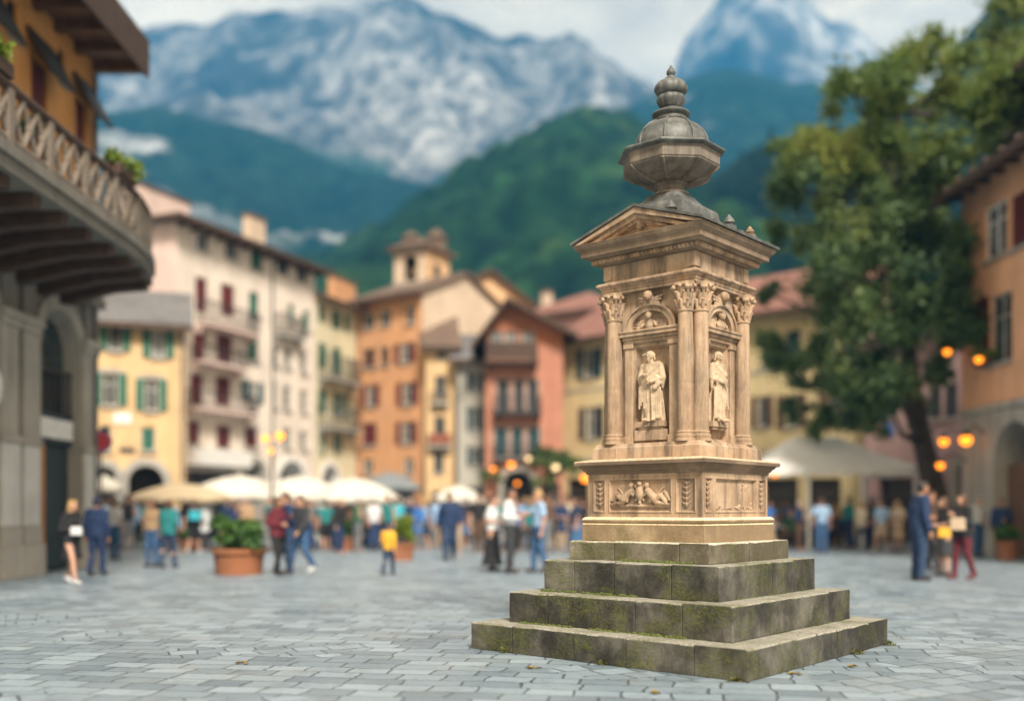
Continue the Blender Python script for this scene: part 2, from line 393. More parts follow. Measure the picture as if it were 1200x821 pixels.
def ridge(name, pts, D, front, back, nx, ny, height_noise, prof=1.0, x_pad=0.0):
    xs = np.array([(p[0]-600)/FPX*D for p in pts]); zs = np.array([CAMH+(HZ-p[1])/FPX*D for p in pts])
    X = np.linspace(xs[0]-x_pad, xs[-1]+x_pad, nx); R = np.interp(X, xs, zs)
    # smooth the polyline a little
    k = max(3, nx//90)|1; Rp = np.pad(R, k//2, mode='edge'); R = np.convolve(Rp, np.ones(k)/k, 'valid')
    t = np.concatenate([np.linspace(1, 0, ny), np.linspace(0, 1, max(8, ny//6))[1:]]); fr = np.concatenate([np.ones(ny), np.zeros(len(t)-ny)])
    Y = D-np.where(fr > 0, t*front, -t*back)
    XX, YY = np.meshgrid(X, Y); TT = np.repeat(t[:, None], nx, 1); RR = np.repeat(R[None, :], len(t), 0)
    Z = RR*(1-TT)**prof
    hn_ = height_noise(XX, YY, TT); hn_ = hn_-hn_.mean()*.8
    Z = Z+hn_*np.minimum(1, .12+TT*5)*np.minimum(1, (1-TT)*6)
    Z = np.maximum(Z, -.5)
    m = len(t); verts = np.stack([XX.ravel(), YY.ravel(), Z.ravel()], 1)
    i = np.arange(m-1)[:, None]*nx+np.arange(nx-1)[None, :]; i = i.ravel()
    faces = np.stack([i, i+1, i+nx+1, i+nx], 1)
    me = bpy.data.meshes.new(name); me.from_pydata(verts.tolist(), [], faces.tolist()); me.update()
    me.polygons.foreach_set('use_smooth', [True]*len(me.polygons))
    o = bpy.data.objects.new(name, me); col.objects.link(o); tag(o, kind='structure'); return o

def forest_mat(name, dark, mid, light, cell, rock=0.0, rscale=.006):
    m, nt, b = new_mat(name)
    f = noise(nt, 1/cell, 4, .6); f2 = noise(nt, 1/(cell*6), 5, .6)
    vo = N(nt, 'ShaderNodeTexVoronoi', Scale=1/cell); tcn = nt.nodes.new('ShaderNodeTexCoord'); nt.links.new(tcn.outputs['Object'], vo.inputs['Vector'])
    c = ramp(nt, f2, [(.34, dark), (.52, mid), (.7, light)])
    c = mixc(nt, ramp(nt, vo.outputs['Distance'], [(.15, 0), (.75, .6)]), c, tuple(x*.6 for x in dark))
    c = mixc(nt, ramp(nt, f, [(.35, .6), (.6, 0)]), c, tuple(x*.5 for x in dark))
    if rock:
        r = ramp(nt, noise(nt, rscale, 7, .62, mapping(nt, (1, 1, 1.6)), .4), [(.62-rock*.1, 0), (.70-rock*.1, 1)])
        c = mixc(nt, r, c, mixc(nt, ramp(nt, noise(nt, rscale*9, 5), [(.4, 0), (.6, 1)]), (.20, .205, .20), (.50, .50, .48)))
    nt.links.new(c, b.inputs['Base Color']); b.inputs['Roughness'].default_value = .95; b.inputs['Specular IOR Level'].default_value = .1
    return m
def rock_mat():
    m, nt, b = new_mat('limestone_massif')
    mp = mapping(nt, (1, 1, .42), rot=(0, .5, 0)); mp2 = mapping(nt, (1, .6, .5), rot=(0, -.6, 0))
    a = noise(nt, .0095, 9, .66, mp, .7); d = noise(nt, .004, 7, .6, mp2, .5); fine = noise(nt, .05, 8, .7, mp)
    ad = N(nt, 'ShaderNodeMath', operation='ADD'); nt.links.new(a, ad.inputs[0]); nt.links.new(d, ad.inputs[1])
    hf = N(nt, 'ShaderNodeMath', operation='MULTIPLY'); nt.links.new(ad.outputs[0], hf.inputs[0]); hf.inputs[1].default_value = .5
    c = ramp(nt, hf.outputs[0], [(.43, (.012, .015, .015)), (.48, (.06, .065, .066)), (.525, (.27, .262, .248)), (.62, (.60, .57, .52))])
    c = mixc(nt, ramp(nt, fine, [(.40, .9), (.58, 0)]), c, (.05, .055, .06))
    # woods creep up from the foot, in tongues
    tcn = nt.nodes.new('ShaderNodeTexCoord'); sx = nt.nodes.new('ShaderNodeSeparateXYZ'); nt.links.new(tcn.outputs['Object'], sx.inputs[0])
    zz = N(nt, 'ShaderNodeMath', operation='MULTIPLY_ADD'); nt.links.new(sx.outputs[2], zz.inputs[0]); zz.inputs[1].default_value = -1/420.0; zz.inputs[2].default_value = 1.02
    su = N(nt, 'ShaderNodeMath', operation='ADD'); nt.links.new(zz.outputs[0], su.inputs[0]); nt.links.new(noise(nt, .0075, 7, .65, mp2, .5), su.inputs[1])
    c = mixc(nt, ramp(nt, su.outputs[0], [(.66, 0), (.76, 1)]), c, (.035, .065, .04))
    nt.links.new(c, b.inputs['Base Color']); b.inputs['Roughness'].default_value = .95; b.inputs['Specular IOR Level'].default_value = .1
    bump(nt, b, fine, 1.0, 6.0)
    return m
RM = rock_mat()
def crag(h, cell, sd):
    def f(x, y, t):
        r = fbm(x*.9+y*.35, y*.55, cell, 6, sd, True, .55); q = fbm(x, y, cell*2.3, 4, sd+5, True)
        return (r-.62)*h*1.5+(q-.6)*h*1.6
    return f
def woods(cell, h, big, sd):
    def f(x, y, t):
        d, r = worley(x, y, cell, sd); d2, r2 = worley(x, y, cell*2.4, sd+3)
        crown = np.sqrt(np.clip(1-(d/.75)**2, 0, 1))*h*(.6+.8*r); grove = np.clip(1-d2*d2, 0, 1)*h*1.2*r2
        return crown+grove+(fbm(x, y, big, 4, sd)-.5)*big*.42
    return f
massif = [(20, 130), (60, 95), (110, 62), (150, 40), (177, 25), (210, 22), (248, 24), (262, 15), (272, 8), (300, 12), (320, 8), (345, 13), (375, 7), (405, 9), (430, 4), (441, -3), (452, 1), (466, -5), (480, 0), (494, 6), (507, 17), (530, 19), (567, 33), (578, 42), (590, 45), (603, 40), (617, 41), (633, 49), (650, 50), (668, 49), (683, 53), (700, 64), (716, 69), (743, 86), (765, 98), (800, 125), (860, 165), (950, 210)]
peak2 = [(700, 230), (740, 170), (775, 112), (790, 88), (796, 58), (806, 42), (818, 28), (832, 12), (845, -10), (880, -42), (915, -40), (940, -12), (958, 14), (975, 26), (988, 26), (1000, 31), (1018, 48), (1040, 75), (1090, 110), (1160, 140)]
ridge('mountain', massif, 1320, 780, 450, 420, 150, crag(95, 210, 3), 1.05).data.materials.append(RM)
ridge('mountain', peak2, 1680, 600, 450, 240, 90, crag(80, 230, 9), 1.0).data.materials.append(RM)
FL = forest_mat('forest_far', (.010, .026, .018), (.017, .042, .025), (.03, .06, .03), 16, rock=.45)
FR = forest_mat('forest_blue', (.010, .026, .018), (.018, .045, .027), (.03, .06, .03), 18, rock=.25, rscale=.008)
FN = forest_mat('forest_near', (.004, .017, .010), (.020, .062, .020), (.090, .15, .036), 8)
FD = forest_mat('forest_dark', (.004, .014, .010), (.008, .027, .015), (.018, .048, .020), 7)
leftr = [(-40, 170), (60, 142), (111, 131), (150, 128), (182, 125), (205, 131), (221, 132), (245, 143), (260, 144), (290, 150), (320, 161), (345, 170), (364, 181), (385, 192), (408, 199), (440, 205), (485, 213), (507, 221), (560, 240), (640, 270), (760, 330)]
ridge('mountain', leftr, 820, 520, 250, 330, 120, woods(15, 7, 130, 2), .95).data.materials.append(FL)
bluer = [(640, 190), (700, 150), (735, 127), (760, 110), (780, 104), (800, 93), (830, 83), (850, 80), (880, 85), (905, 92), (930, 99), (960, 97), (1010, 112), (1080, 120), (1160, 150), (1250, 200)]
ridge('mountain', bluer, 1000, 600, 300, 300, 110, woods(17, 7, 150, 5), 1.0).data.materials.append(FR)
nearh = [(250, 400), (310, 355), (364, 314), (400, 300), (430, 286), (460, 268), (485, 253), (503, 236), (518, 225), (540, 208), (567, 188), (595, 170), (622, 154), (637, 143), (650, 137), (668, 129), (683, 126), (700, 124), (717, 128), (732, 126), (755, 140), (780, 165), (810, 190), (840, 222), (880, 270), (930, 320), (1000, 390)]
ridge('hill', nearh, 430, 300, 160, 420, 260, woods(8.5, 6.5, 70, 1), .9).data.materials.append(FN)
dark = [(740, 330), (780, 275), (815, 228), (840, 205), (860, 190), (880, 178), (900, 172), (930, 172), (960, 165), (1000, 160), (1050, 140), (1090, 100), (1120, 55), (1140, 28), (1160, 12), (1200, -8), (1300, -60), (1420, -90)]
ridge('hill', dark, 270, 165, 140, 330, 150, woods(7, 6, 50, 6), .8).data.materials.append(FD)
# ---------------------------------------------------------------- the stone monument
SAND = sandstone(); STEP = old_stone('mossy_step_stone'); STEP2 = old_stone('upper_step_stone', .9, (.33, .30, .23), (.075, .062, .036))
PLIN = old_stone('plinth_stone', .45, (.50, .38, .23), (.22, .15, .085)); LEAD = lead(); BOWL = bowl_stone()
CORN = old_stone('weathered_cornice_stone', .12, (.36, .26, .175), (.15, .105, .07))
TH = .714
mon = empty('monument', (1.591, 9.533, 0), -TH, 'tall carved sandstone monument with niche statues and a domed finial on four mossy steps', 'monument')
def rot4(k): return Matrix.Rotation(k*math.pi/2, 4, 'Z')
def mpart(mb, name, mat=SAND, dx=0.0, **kw):
    o = mb.build(name, mat, mon, **kw)
    # dx is a shift along the world x axis, turned into the monument's own axes
    o.location = (dx*math.cos(TH), dx*math.sin(TH), 0); return o
rs = random.Random(3)
def step_blocks(s, z0, z1, n):
    mb = MB(); wd = .46 if s > .8 else .3; g = .0022
    core = s-wd; mb.box(-core-.01, core+.01, -core-.01, core+.01, z0, z1-.012)
    for k in range(4):
        M = rot4(k); a, b = -s, s-wd                   # pinwheel corners
        cuts = sorted([a+(b-a)*(i+1+rs.uniform(-.28, .28))/n for i in range(n-1)]); cuts = [a]+cuts+[b]
        for i in range(len(cuts)-1):
            st = len(mb.v); j = rs.uniform(-.004, .004); h = rs.uniform(-.003, .003)
            sub = MB(); x0, x1 = cuts[i]+g, cuts[i+1]-g
            nu = max(2, int((x1-x0)/.11)); rings = []
            for u in range(nu+1):
                x = x0+(x1-x0)*u/nu; e = lambda q: (rs.random()-.5)*q
                rings.append([(x, -s+j+e(.007), z0), (x, -s+wd-.002, z0), (x, -s+wd-.002, z1+h), (x, -s+j+.016+e(.006), z1+h+e(.004)), (x, -s+j+e(.006), z1+h-.014+e(.006)), (x, -s+j+e(.006), (z0+z1)/2)])
            sub.loft(rings); mb.add([M@Vector(v) for v in sub.v], sub.f)
    return mb
for (s, z0, z1, n, dx, mt) in ((1.427, 0, .247, 4, .035, STEP), (1.167, .247, .535, 3, .03, STEP), (.928, .535, .835, 3, .02, STEP), (.751, .835, 1.012, 2, .01, STEP2)):
    mpart(step_blocks(s, z0, z1, n), 'step', mt, dx, bevel=.007)
mpart(MB().sq([(.658, 1.012), (.658, 1.165), (.648, 1.178), (.662, 1.185), (.664, 1.205), (.65, 1.222), (.63, 1.232)]), 'plinth', PLIN, 0, bevel=.006)
# pedestal die with sunk panels on each face
def recessed(mb, s, z0, z1, holes, depth, M):
    """one face of a block (local -y side at y=-s) with rectangular sinkings"""
    us = sorted({-s, s, *[h[0] for h in holes], *[h[1] for h in holes]}); zs = sorted({z0, z1, *[h[2] for h in holes], *[h[3] for h in holes]})
    q = MB()
    for i in range(len(us)-1):
        for j in range(len(zs)-1):
            cu, cz = (us[i]+us[i+1])/2, (zs[j]+zs[j+1])/2
            if any(h[0] < cu < h[1] and h[2] < cz < h[3] for h in holes): continue
            q.add([(us[i], -s, zs[j]), (us[i+1], -s, zs[j]), (us[i+1], -s, zs[j+1]), (us[i], -s, zs[j+1])], [(0, 1, 2, 3)])
    for (a, b, c, d) in holes:
        e = depth*.5; y0, y1 = -s, -s+depth
        o = [(a, y0, c), (b, y0, c), (b, y0, d), (a, y0, d)]; i = [(a+e, y1, c+e), (b-e, y1, c+e), (b-e, y1, d-e), (a+e, y1, d-e)]
        q.add(o+i, [(0, 1, 5, 4), (1, 2, 6, 5), (2, 3, 7, 6), (3, 0, 4, 7), (4, 5, 6, 7)])
    mb.add([M@Vector(v) for v in q.v], q.f)
die = MB()
holes = [(-.545, -.40, 1.275, 1.57), (-.345, .27, 1.275, 1.57), (.325, .545, 1.275, 1.57)]
holes = [(-.545, -.42, 1.285, 1.575), (-.36, .30, 1.285, 1.575), (.36, .545, 1.285, 1.575)]
for k in range(4): recessed(die, .614, 1.225, 1.63, holes if k % 2 == 0 else [(-.56, -.44, 1.285, 1.575), (-.38, .38, 1.285, 1.575), (.44, .56, 1.285, 1.575)], .022, rot4(k))
mpart(die, 'pedestal', SAND, -.005, fix=False)
for k in range(4):
    fr = MB(); H = holes if k % 2 == 0 else [(-.56, -.44, 1.285, 1.575), (-.38, .38, 1.285, 1.575), (.44, .56, 1.285, 1.575)]
    for (a, b, c, d) in H:
        w_ = .011; y = -.614-.007
        for bx in ((a-w_, b+w_, d, d+w_), (a-w_, b+w_, c-w_, c), (a-w_, a, c, d), (b, b+w_, c, d)): fr.box(bx[0], bx[1], y, -.611, bx[2], bx[3])
    fr.xf(rot4(k)); mpart(fr, 'panel_molding', SAND, -.005, bevel=.003)
mpart(MB().sq([(.60, 1.628), (.625, 1.632), (.628, 1.65), (.645, 1.662), (.65, 1.678), (.672, 1.69), (.675, 1.705), (.705, 1.712), (.708, 1.742), (.70, 1.752), (.58, 1.772)]), 'pedestal_cornice', CORN, -.008, bevel=.003)
mpart(MB().sq([(.572, 1.77), (.572, 1.875), (.56, 1.885), (.555, 1.91), (.43, 1.915)]), 'body_base', SAND, -.012, bevel=.005)
# corner blocks under each pair of columns
for k in range(4):
    q = MB().box(.30, .582, -.582, -.30, 1.7705, 1.872); q.xf(rot4(k)); mpart(q, 'corner_plinth', SAND, -.012, bevel=.005)
# body with a sunk niche on every face
body = MB()
for k in range(4): recessed(body, .43, 1.9, 3.36, [(-.185, .185, 1.935, 2.81)], .055, rot4(k))
BDX = -.018
mpart(body, 'body_core', SAND, BDX, fix=False)
NC, UC = .483, .385
base_mb = MB().ngon([(.098, 1.911), (.098, 1.935), (.088, 1.94), (.094, 1.955), (.09, 1.972), (.078, 1.98), (.083, 1.99), (.08, 2.002), (.071, 2.01)], 24)
shaft_mb = MB().ngon([(.0725, 2.006), (.0725, 2.2), (.0735, 2.42), (.0730, 2.423), (.0730, 2.427), (.0735, 2.43), (.072, 2.7), (.067, 3.02), (.066, 3.06), (.075, 3.066), (.076, 3.08), (.066, 3.088)], 24)
cap = MB().ngon([(.064, 3.085), (.066, 3.15), (.075, 3.22), (.088, 3.27), (.09, 3.28)], 16)
for row, (z, r0, r1, h, ph) in enumerate(((3.09, .068, .098, .085, 0), (3.13, .07, .108, .12, .5))):
    for i in range(8):
        a = (i+ph)*math.pi/4; pts = []
        for t in (0, .3, .6, .85, 1.0):
            r = r0+(r1-r0)*t**2.2; pts.append((r*math.cos(a), r*math.sin(a), z+h*(t if t < .9 else .84)))
        for p, q, ra, rb in zip(pts[:-1], pts[1:], (.013, .017, .017, .013), (.017, .017, .013, .010)): cap.capsule(p, q, ra, rb, 8)
for i in range(4):
    a = math.pi/4+i*math.pi/2
    for da in (-.2, .2):
        cap.ball((.112*math.cos(a+da*.7), .112*math.sin(a+da*.7), 3.272), .024, 8, 6)
    cap.capsule((.06*math.cos(a), .06*math.sin(a), 3.17), (.108*math.cos(a), .108*math.sin(a), 3.265), .012, .016, 8)
    b = i*math.pi/2; cap.ball((.095*math.cos(b), .095*math.sin(b), 3.285), .02, 8, 6)
cap_me = baked(cap, 'capital', SAND, .005, 1)
abac = MB().loft([[(1.0*r*math.cos(t)*(1+.10*math.cos(4*t+math.pi)), r*math.sin(t)*(1+.10*math.cos(4*t+math.pi)), z) for t in [2*math.pi*i/32 for i in range(32)]] for r, z in ((.098, 3.285), (.11, 3.292), (.112, 3.318))])
bm_, sm_, am_ = base_mb.mesh('column_base', SAND, 40), shaft_mb.mesh('column_shaft', SAND, 40), abac.mesh('abacus', SAND, 40)
off = Vector((BDX*math.cos(TH), BDX*math.sin(TH), 0))
for k in range(4):
    for u in (-UC, UC):
        p = rot4(k)@Vector((u, -NC, 0))+off
        c_ = mesh_obj('column', sm_, mon, p, k*math.pi/2)
        mesh_obj('column_base', bm_, c_); mesh_obj('capital', cap_me, c_, rz=rs.choice((0, 0, 0))); mesh_obj('abacus', am_, c_)
# niche surround: pilasters, impost, arch, tympanum carving
def niche(k):
    M = rot4(k); y = -.43
    q = MB()
    for sg in (-1, 1):
        a, b = sorted((sg*.20, sg*.285))
        q.box(a, b, y-.028, y+.005, 1.985, 2.80); q.box(a-.012, b+.012, y-.04, y+.004, 1.912, 1.985); q.box(a-.012, b+.012, y-.04, y+.004, 2.80, 2.845)
    for (w_, z0, z1, pr) in ((.30, 2.845, 2.875, .03), (.305, 2.875, 2.905, .045), (.325, 2.905, 2.94, .075), (.335, 2.94, 2.962, .085)):
        q.box(-w_, w_, y-pr, y+.003, z0, z1)
    q.xf(M); mpart(q, 'niche_frame', SAND, BDX, bevel=.004)
    a_ = MB()
    for (ri, ro, pr) in ((.205, .262, .045), (.262, .288, .062)):
        n = 26; vs = []
        for i in range(n+1):
            t = math.pi*i/n; c, s_ = math.cos(t), math.sin(t); e = .80
            vs += [(ri*c, y-pr, 2.962+ri*e*s_), (ro*c, y-pr, 2.962+ro*e*s_), (ro*c, y+.004, 2.962+ro*e*s_), (ri*c, y+.004, 2.962+ri*e*s_)]
        fs = []
        for i in range(n):
            for j in range(4): fs.append((i*4+j, i*4+(j+1) % 4, (i+1)*4+(j+1) % 4, (i+1)*4+j))
        fs += [(0, 1, 2, 3), (n*4+3, n*4+2, n*4+1, n*4)]; a_.add(vs, fs)
    a_.xf(M); mpart(a_, 'niche_arch', SAND, BDX, bevel=.003, smooth=40)
for k in range(4): niche(k)
PALE = plain('pale_carved_stone', (.46, .345, .23), .85, .35, 14, bumpy=.35)
def carve_rand(mb, n, box, r, seed):
    q = random.Random(seed)
    for _ in range(n):
        x, z = q.uniform(box[0], box[1]), q.uniform(box[2], box[3]); mb.ball((x, box[4], z), (q.uniform(.6, 1.3)*r, r*.7, q.uniform(.6, 1.3)*r), 8, 6)
# angel bust over the niche, wings spread, with a cherub keystone
def tympanum(mirror):
    t = MB(); y = -.43; m = -1 if mirror else 1
    t.ball((m*-.01, y-.05, 3.08), (.031, .034, .038), 10, 8); t.ball((m*-.01, y-.04, 3.09), (.033, .03, .026), 10, 8)
    t.capsule((m*-.01, y-.03, 3.04), (0, y-.025, 2.985), .026, .055); 
    t.capsule((m*-.05, y-.03, 3.025), (m*-.085, y-.05, 2.985), .018, .016); t.capsule((m*.04, y-.03, 3.02), (m*.075, y-.055, 2.985), .018, .015)
    for sg in (-1, 1):
        for i in range(6):
            a = math.radians(4+i*13); L = .155-.017*i
            t.capsule((sg*.045, y-.006, 2.99+.004*i), (sg*(.045+L*math.cos(a)), y-.006, 2.985+L*math.sin(a)*.9), .014, .009, 8)
    t.capsule((-.15, y-.012, 2.978), (.15, y-.012, 2.978), .016, .016, 8)
    return t
def cherub():
    t = MB(); y = -.43
    t.capsule((0, y+.005, 3.15), (0, y+.005, 3.31), .055, .05); t.capsule((0, y-.02, 3.20), (0, y-.05, 3.25), .045, .042); t.ball((0, y-.085, 3.255), (.042, .04, .048), 12, 8); t.ball((0, y-.075, 3.282), (.04, .035, .024), 10, 8)
    t.ball((0, y-.119, 3.248), (.008, .01, .010), 8, 6)
    for sg in (-1, 1):
        t.ball((sg*.013, y-.115, 3.240), (.011, .009, .010), 8, 6); t.ball((sg*.03, y-.075, 3.262), (.016, .02, .028), 8, 6)
        for i in range(4): t.capsule((sg*.025, y-.04, 3.222-.012*i), (sg*(.125-.018*i), y-.028, 3.255-.034*i), .022, .013, 8)
    t.capsule((0, y-.04, 3.225), (0, y-.03, 3.165), .035, .018)
    return t
tm = {m: baked(tympanum(m), 'tympanum_relief', SAND, .0045, 1) for m in (0, 1)}; ck = baked(cherub(), 'keystone_head', SAND, .0045, 1)
for k in range(4):
    mesh_obj('tympanum_relief', tm[k % 2], mon, off, k*math.pi/2); mesh_obj('keystone_head', ck, mon, off, k*math.pi/2)
def saint(m, variant):
    """robed figure, .645 high, in relief; y is outwards (negative), feet at z 0"""
    t = MB(); H = .645
    q = random.Random(5+variant)
    # robe: folds run down from the hip, deeper at the hem
    def robe(z0, z1, rx0, rx1, ry0, ry1, cx0, cx1, folds, amp, phase, n=84, steps=14):
        rings = []
        for j in range(steps+1):
            f = j/steps; z = z0+(z1-z0)*f; rx = rx0+(rx1-rx0)*f; ry = ry0+(ry1-ry0)*f; cx = cx0+(cx1-cx0)*f
            ring = []
            for i in range(n):
                a = 2*math.pi*i/n
                k = 1+amp*(1-.75*f)*(math.sin(folds*a+phase+1.3*f)+.5*math.sin(folds*1.7*a+2.1-2*f))
                ring.append((cx+rx*k*math.cos(a), ry*k*math.sin(a), z))
            rings.append(ring)
        t.loft(rings)
    robe(0, .40, .104, .082, .062, .060, m*.022, 0, 9, .22, .4)
    robe(.35, .53, .078, .088, .058, .052, 0, m*-.005, 7, .05, 1.0)
    t.capsule((-.072, 0, .505), (.072, 0, .51), .042, .042); t.ball((0, -.006, .45), (.085, .056, .09), 14, 10)
    # neck, head tilted, hair or hood
    hx = m*-.012 if variant == 0 else m*.004
    t.capsule((0, -.005, .53), (hx, -.018, .575), .024, .022)
    t.ball((hx, -.026, .602), (.032, .036, .043), 14, 10); t.ball((hx, -.061, .597), (.007, .010, .010), 8, 6)
    t.ball((hx, -.054, .574), (.013, .011, .010), 8, 6)
    for sg in (-1, 1): t.ball((hx+sg*.013, -.054, .608), (.008, .006, .004), 8, 6)
    t.ball((hx, -.012, .618), (.040, .040, .034), 12, 8)
    for i in range(7):
        a = math.pi*(i+.5)/7; t.capsule((hx+.036*math.cos(a), -.012+.02*math.sin(a), .615), (hx+.041*math.cos(a), -.004+.018*math.sin(a), .568), .013, .009, 8)
    if variant == 0:                     # bearded, mantle over the left shoulder, arm raised to the chin side
        t.capsule((hx, -.05, .572), (hx+m*.004, -.048, .545), .016, .008)
        t.capsule((hx-m*.035, -.03, .618), (hx-m*.075, -.03, .612), .012, .008)     # brim of the cap
    # arms: upper arm, forearm, hand with fingers
    for sg, el, ha in ((-1, (-.118, -.015, .40), (-.035, -.075, .425)), (1, (.122, -.01, .395), (.04, -.085, .355))):
        el = (m*el[0], el[1], el[2]); ha = (m*ha[0], ha[1], ha[2]); sh = (m*sg*.088, -.004, .505)
        t.capsule(sh, el, .036, .032); t.capsule(el, ha, .031, .017)
        t.ball(ha, (.017, .013, .015), 8, 6)
        for i in range(4): t.capsule((ha[0]+m*-sg*.006, ha[1]-.006, ha[2]+.009-.006*i), (ha[0]-m*sg*.028, ha[1]-.010, ha[2]+.011-.009*i), .0048, .004, 6)
        # sleeve hanging from the forearm
        t.capsule(el, (el[0]*.96, el[1], el[2]-.09), .030, .012); t.capsule(((el[0]+ha[0])/2, (el[1]+ha[1])/2, el[2]), ((el[0]+ha[0])/2*1.05, -.045, el[2]-.11), .022, .008)
    # mantle swung across the body in parallel folds, its end hanging
    for i in range(7):
        f = i/6; a = (m*(.095-.02*f), -.03-.01*f, .53-.10*f); c_ = (m*(.0), -.078-.004*math.sin(i*2), .43-.085*f); b = (m*(-.10), -.04, .315-.055*f)
        t.capsule(a, c_, .011+.003*(i % 2), .013); t.capsule(c_, b, .013, .011)
    for i in range(6):
        x = m*(-.105+.017*i); t.capsule((x, -.045-.004*(i % 2), .315+.008*i), (x*1.02+m*.004, -.055, .12+.03*((i*7) % 3)), .013, .010)
    for i in range(5):
        x = m*(.03+.02*i); t.capsule((x, -.06+.005*i, .36-.015*i), (x+m*.012, -.06+.004*i, .03), .011, .013)
    for sg in (-1, 1): t.capsule((sg*.04+m*.01, -.055, .014), (sg*.05+m*.01, -.092, .010), .020, .015)
    if variant == 0:      # book held low at the hip
        t.capsule((m*.075, -.07, .30), (m*.10, -.05, .34), .026, .026)
    return t
sv = {0: baked(saint(1, 0), 'saint_statue', PALE, .0042, 1), 1: baked(saint(-1, 1), 'saint_statue', PALE, .0042, 1)}
for k in range(4):
    p = rot4(k)@Vector((0.0, -.43, 2.112))+off
    st = mesh_obj('saint_statue', sv[k % 2], mon, p, k*math.pi/2)
    b = MB().box(-.145, .145, -.045, .05, -.052, 0).box(-.13, .13, -.03, .05, -.075, -.052); b.build('statue_base', SAND, st, bevel=.004)
    if k == 0:
        b2 = MB().box(-.175, .175, -.035, .05, -.175, -.078); b2.build('inscribed_block', SAND, st, bevel=.004)
        le = MB(); q = random.Random(2); x = -.13
        while x < .12:
            ww = q.uniform(.006, .016); le.box(x, x+.004, -.0375, -.034, -.148, -.148+q.uniform(.012, .022)); x += ww+.004
        
# carvings on the pedestal: two reclining figures about a cartouche, and leaf drops on the narrow panels
def reclining():
    t = MB(); y = -.60
    t.ball((-.03, y-.012, 1.45), (.052, .028, .072), 14, 10); t.ball((-.03, y-.028, 1.45), (.034, .02, .05), 12, 8); t.ball((-.03, y-.02, 1.535), (.026, .022, .022), 10, 8)
    for i in range(8):
        a = i*math.pi/4; t.ball((-.03+.062*math.cos(a), y-.010, 1.45+.085*math.sin(a)), (.018, .018, .018), 8, 6)
    for sg in (-1, 1):
        def p(x, z, d=.02): return (-.03+sg*x, y-d, z)
        t.capsule(p(.09, 1.47), p(.17, 1.395), .034, .04); t.ball(p(.085, 1.515, .03), (.022, .025, .026), 10, 8); t.ball(p(.083, 1.53, .025), (.026, .025, .017), 8, 6)
        t.capsule(p(.105, 1.475, .03), p(.06, 1.43, .035), .016, .012); t.capsule(p(.12, 1.45, .03), p(.125, 1.375, .035), .016, .012)
        t.capsule(p(.17, 1.39), p(.235, 1.425, .03), .032, .022); t.capsule(p(.235, 1.425, .03), p(.285, 1.355), .021, .014); t.capsule(p(.285, 1.352), p(.312, 1.35), .014, .010)
        t.capsule(p(.18, 1.37), p(.26, 1.355), .026, .018)
        for i in range(5): t.capsule(p(.19+.02*i, 1.44-.012*i, .008), p(.24+.018*i, 1.50-.03*i, .006), .013, .009)
        for i in range(4): t.ball(p(.27+.014*i, 1.45-.02*i, .006), .018, 8, 6)
    t.capsule((-.34, y-.004, 1.335), (.27, y-.004, 1.335), .016, .016)
    return t
mesh_obj('pedestal_relief', baked(reclining(), 'pedestal_relief', SAND, .0045, 1), mon, (-.005, 0, 0)); 
mesh_obj('pedestal_relief', bpy.data.meshes['pedestal_relief'], mon, (-.005, 0, 0), math.pi)
def drop(x):
    t = MB(); y = -.598
    t.capsule((x, y, 1.32), (x, y, 1.55), .008, .008)
    for i in range(5):
        z = 1.335+.047*i
        for sg in (-1, 1): t.capsule((x, y-.002, z), (x+sg*.034, y-.006, z+.03), .013, .007)
        t.ball((x, y-.012, z+.018), .012, 8, 6)
    return t
for k in range(4):
    for x in ((-.4825, .4525) if k % 2 == 0 else (-.50, .50)):
        mesh_obj('leaf_drop', baked(drop(x), 'leaf_drop', SAND, .0045, 1), mon, (-.005, 0, 0), k*math.pi/2)
er = MB(); q = random.Random(4)
for i in range(26): er.ball((q.uniform(-.35, .35), -.596, 1.30+abs(q.gauss(0, .02))), (q.uniform(.01, .035), .008, q.uniform(.006, .02)), 8, 6)
for i in range(9): er.ball((q.uniform(.12, .24), -.596, q.uniform(1.47, 1.54)), (q.uniform(.008, .022), .008, q.uniform(.006, .02)), 8, 6)
mesh_obj('worn_relief', baked(er, 'worn_relief', SAND, .0045, 1), mon, (-.005, 0, 0), math.pi/2)
# entablature
mpart(MB().sq([(.48, 3.319), (.505, 3.32), (.505, 3.345), (.512, 3.347), (.512, 3.372), (.522, 3.376), (.53, 3.39), (.548, 3.40), (.55, 3.415), (.532, 3.43), (.488, 3.442), (.485, 3.455), (.485, 3.60), (.40, 3.605)]), 'architrave', SAND, -.022, bevel=.003)
for k in range(4):
    qb = MB().box(.405, .497, -.497, -.405, 3.462, 3.597); qb.xf(rot4(k)); mpart(qb, 'frieze_corner', SAND, -.022, bevel=.003)
eg = MB()
for k in range(4):
    sub = MB(); n = 27
    for i in range(n):
        x = -.56+1.12*i/(n-1); sub.ball((x, -.565, 3.634), (.0165, .022, .024), 8, 6)
        if i < n-1: sub.box(x+.017, x+.0245, -.575, -.55, 3.612, 3.654)
    sub.xf(rot4(k)); eg.add(sub.v, sub.f)
mpart(eg, 'egg_and_dart_molding', SAND, -.028, smooth=50)
mpart(MB().sq([(.45, 3.600), (.52, 3.603), (.53, 3.612), (.555, 3.614), (.555, 3.655), (.60, 3.662), (.61, 3.672), (.645, 3.676), (.648, 3.722), (.66, 3.73), (.682, 3.752), (.692, 3.772), (.70, 3.788), (.60, 3.80)]), 'cornice', CORN, -.03, bevel=.003)
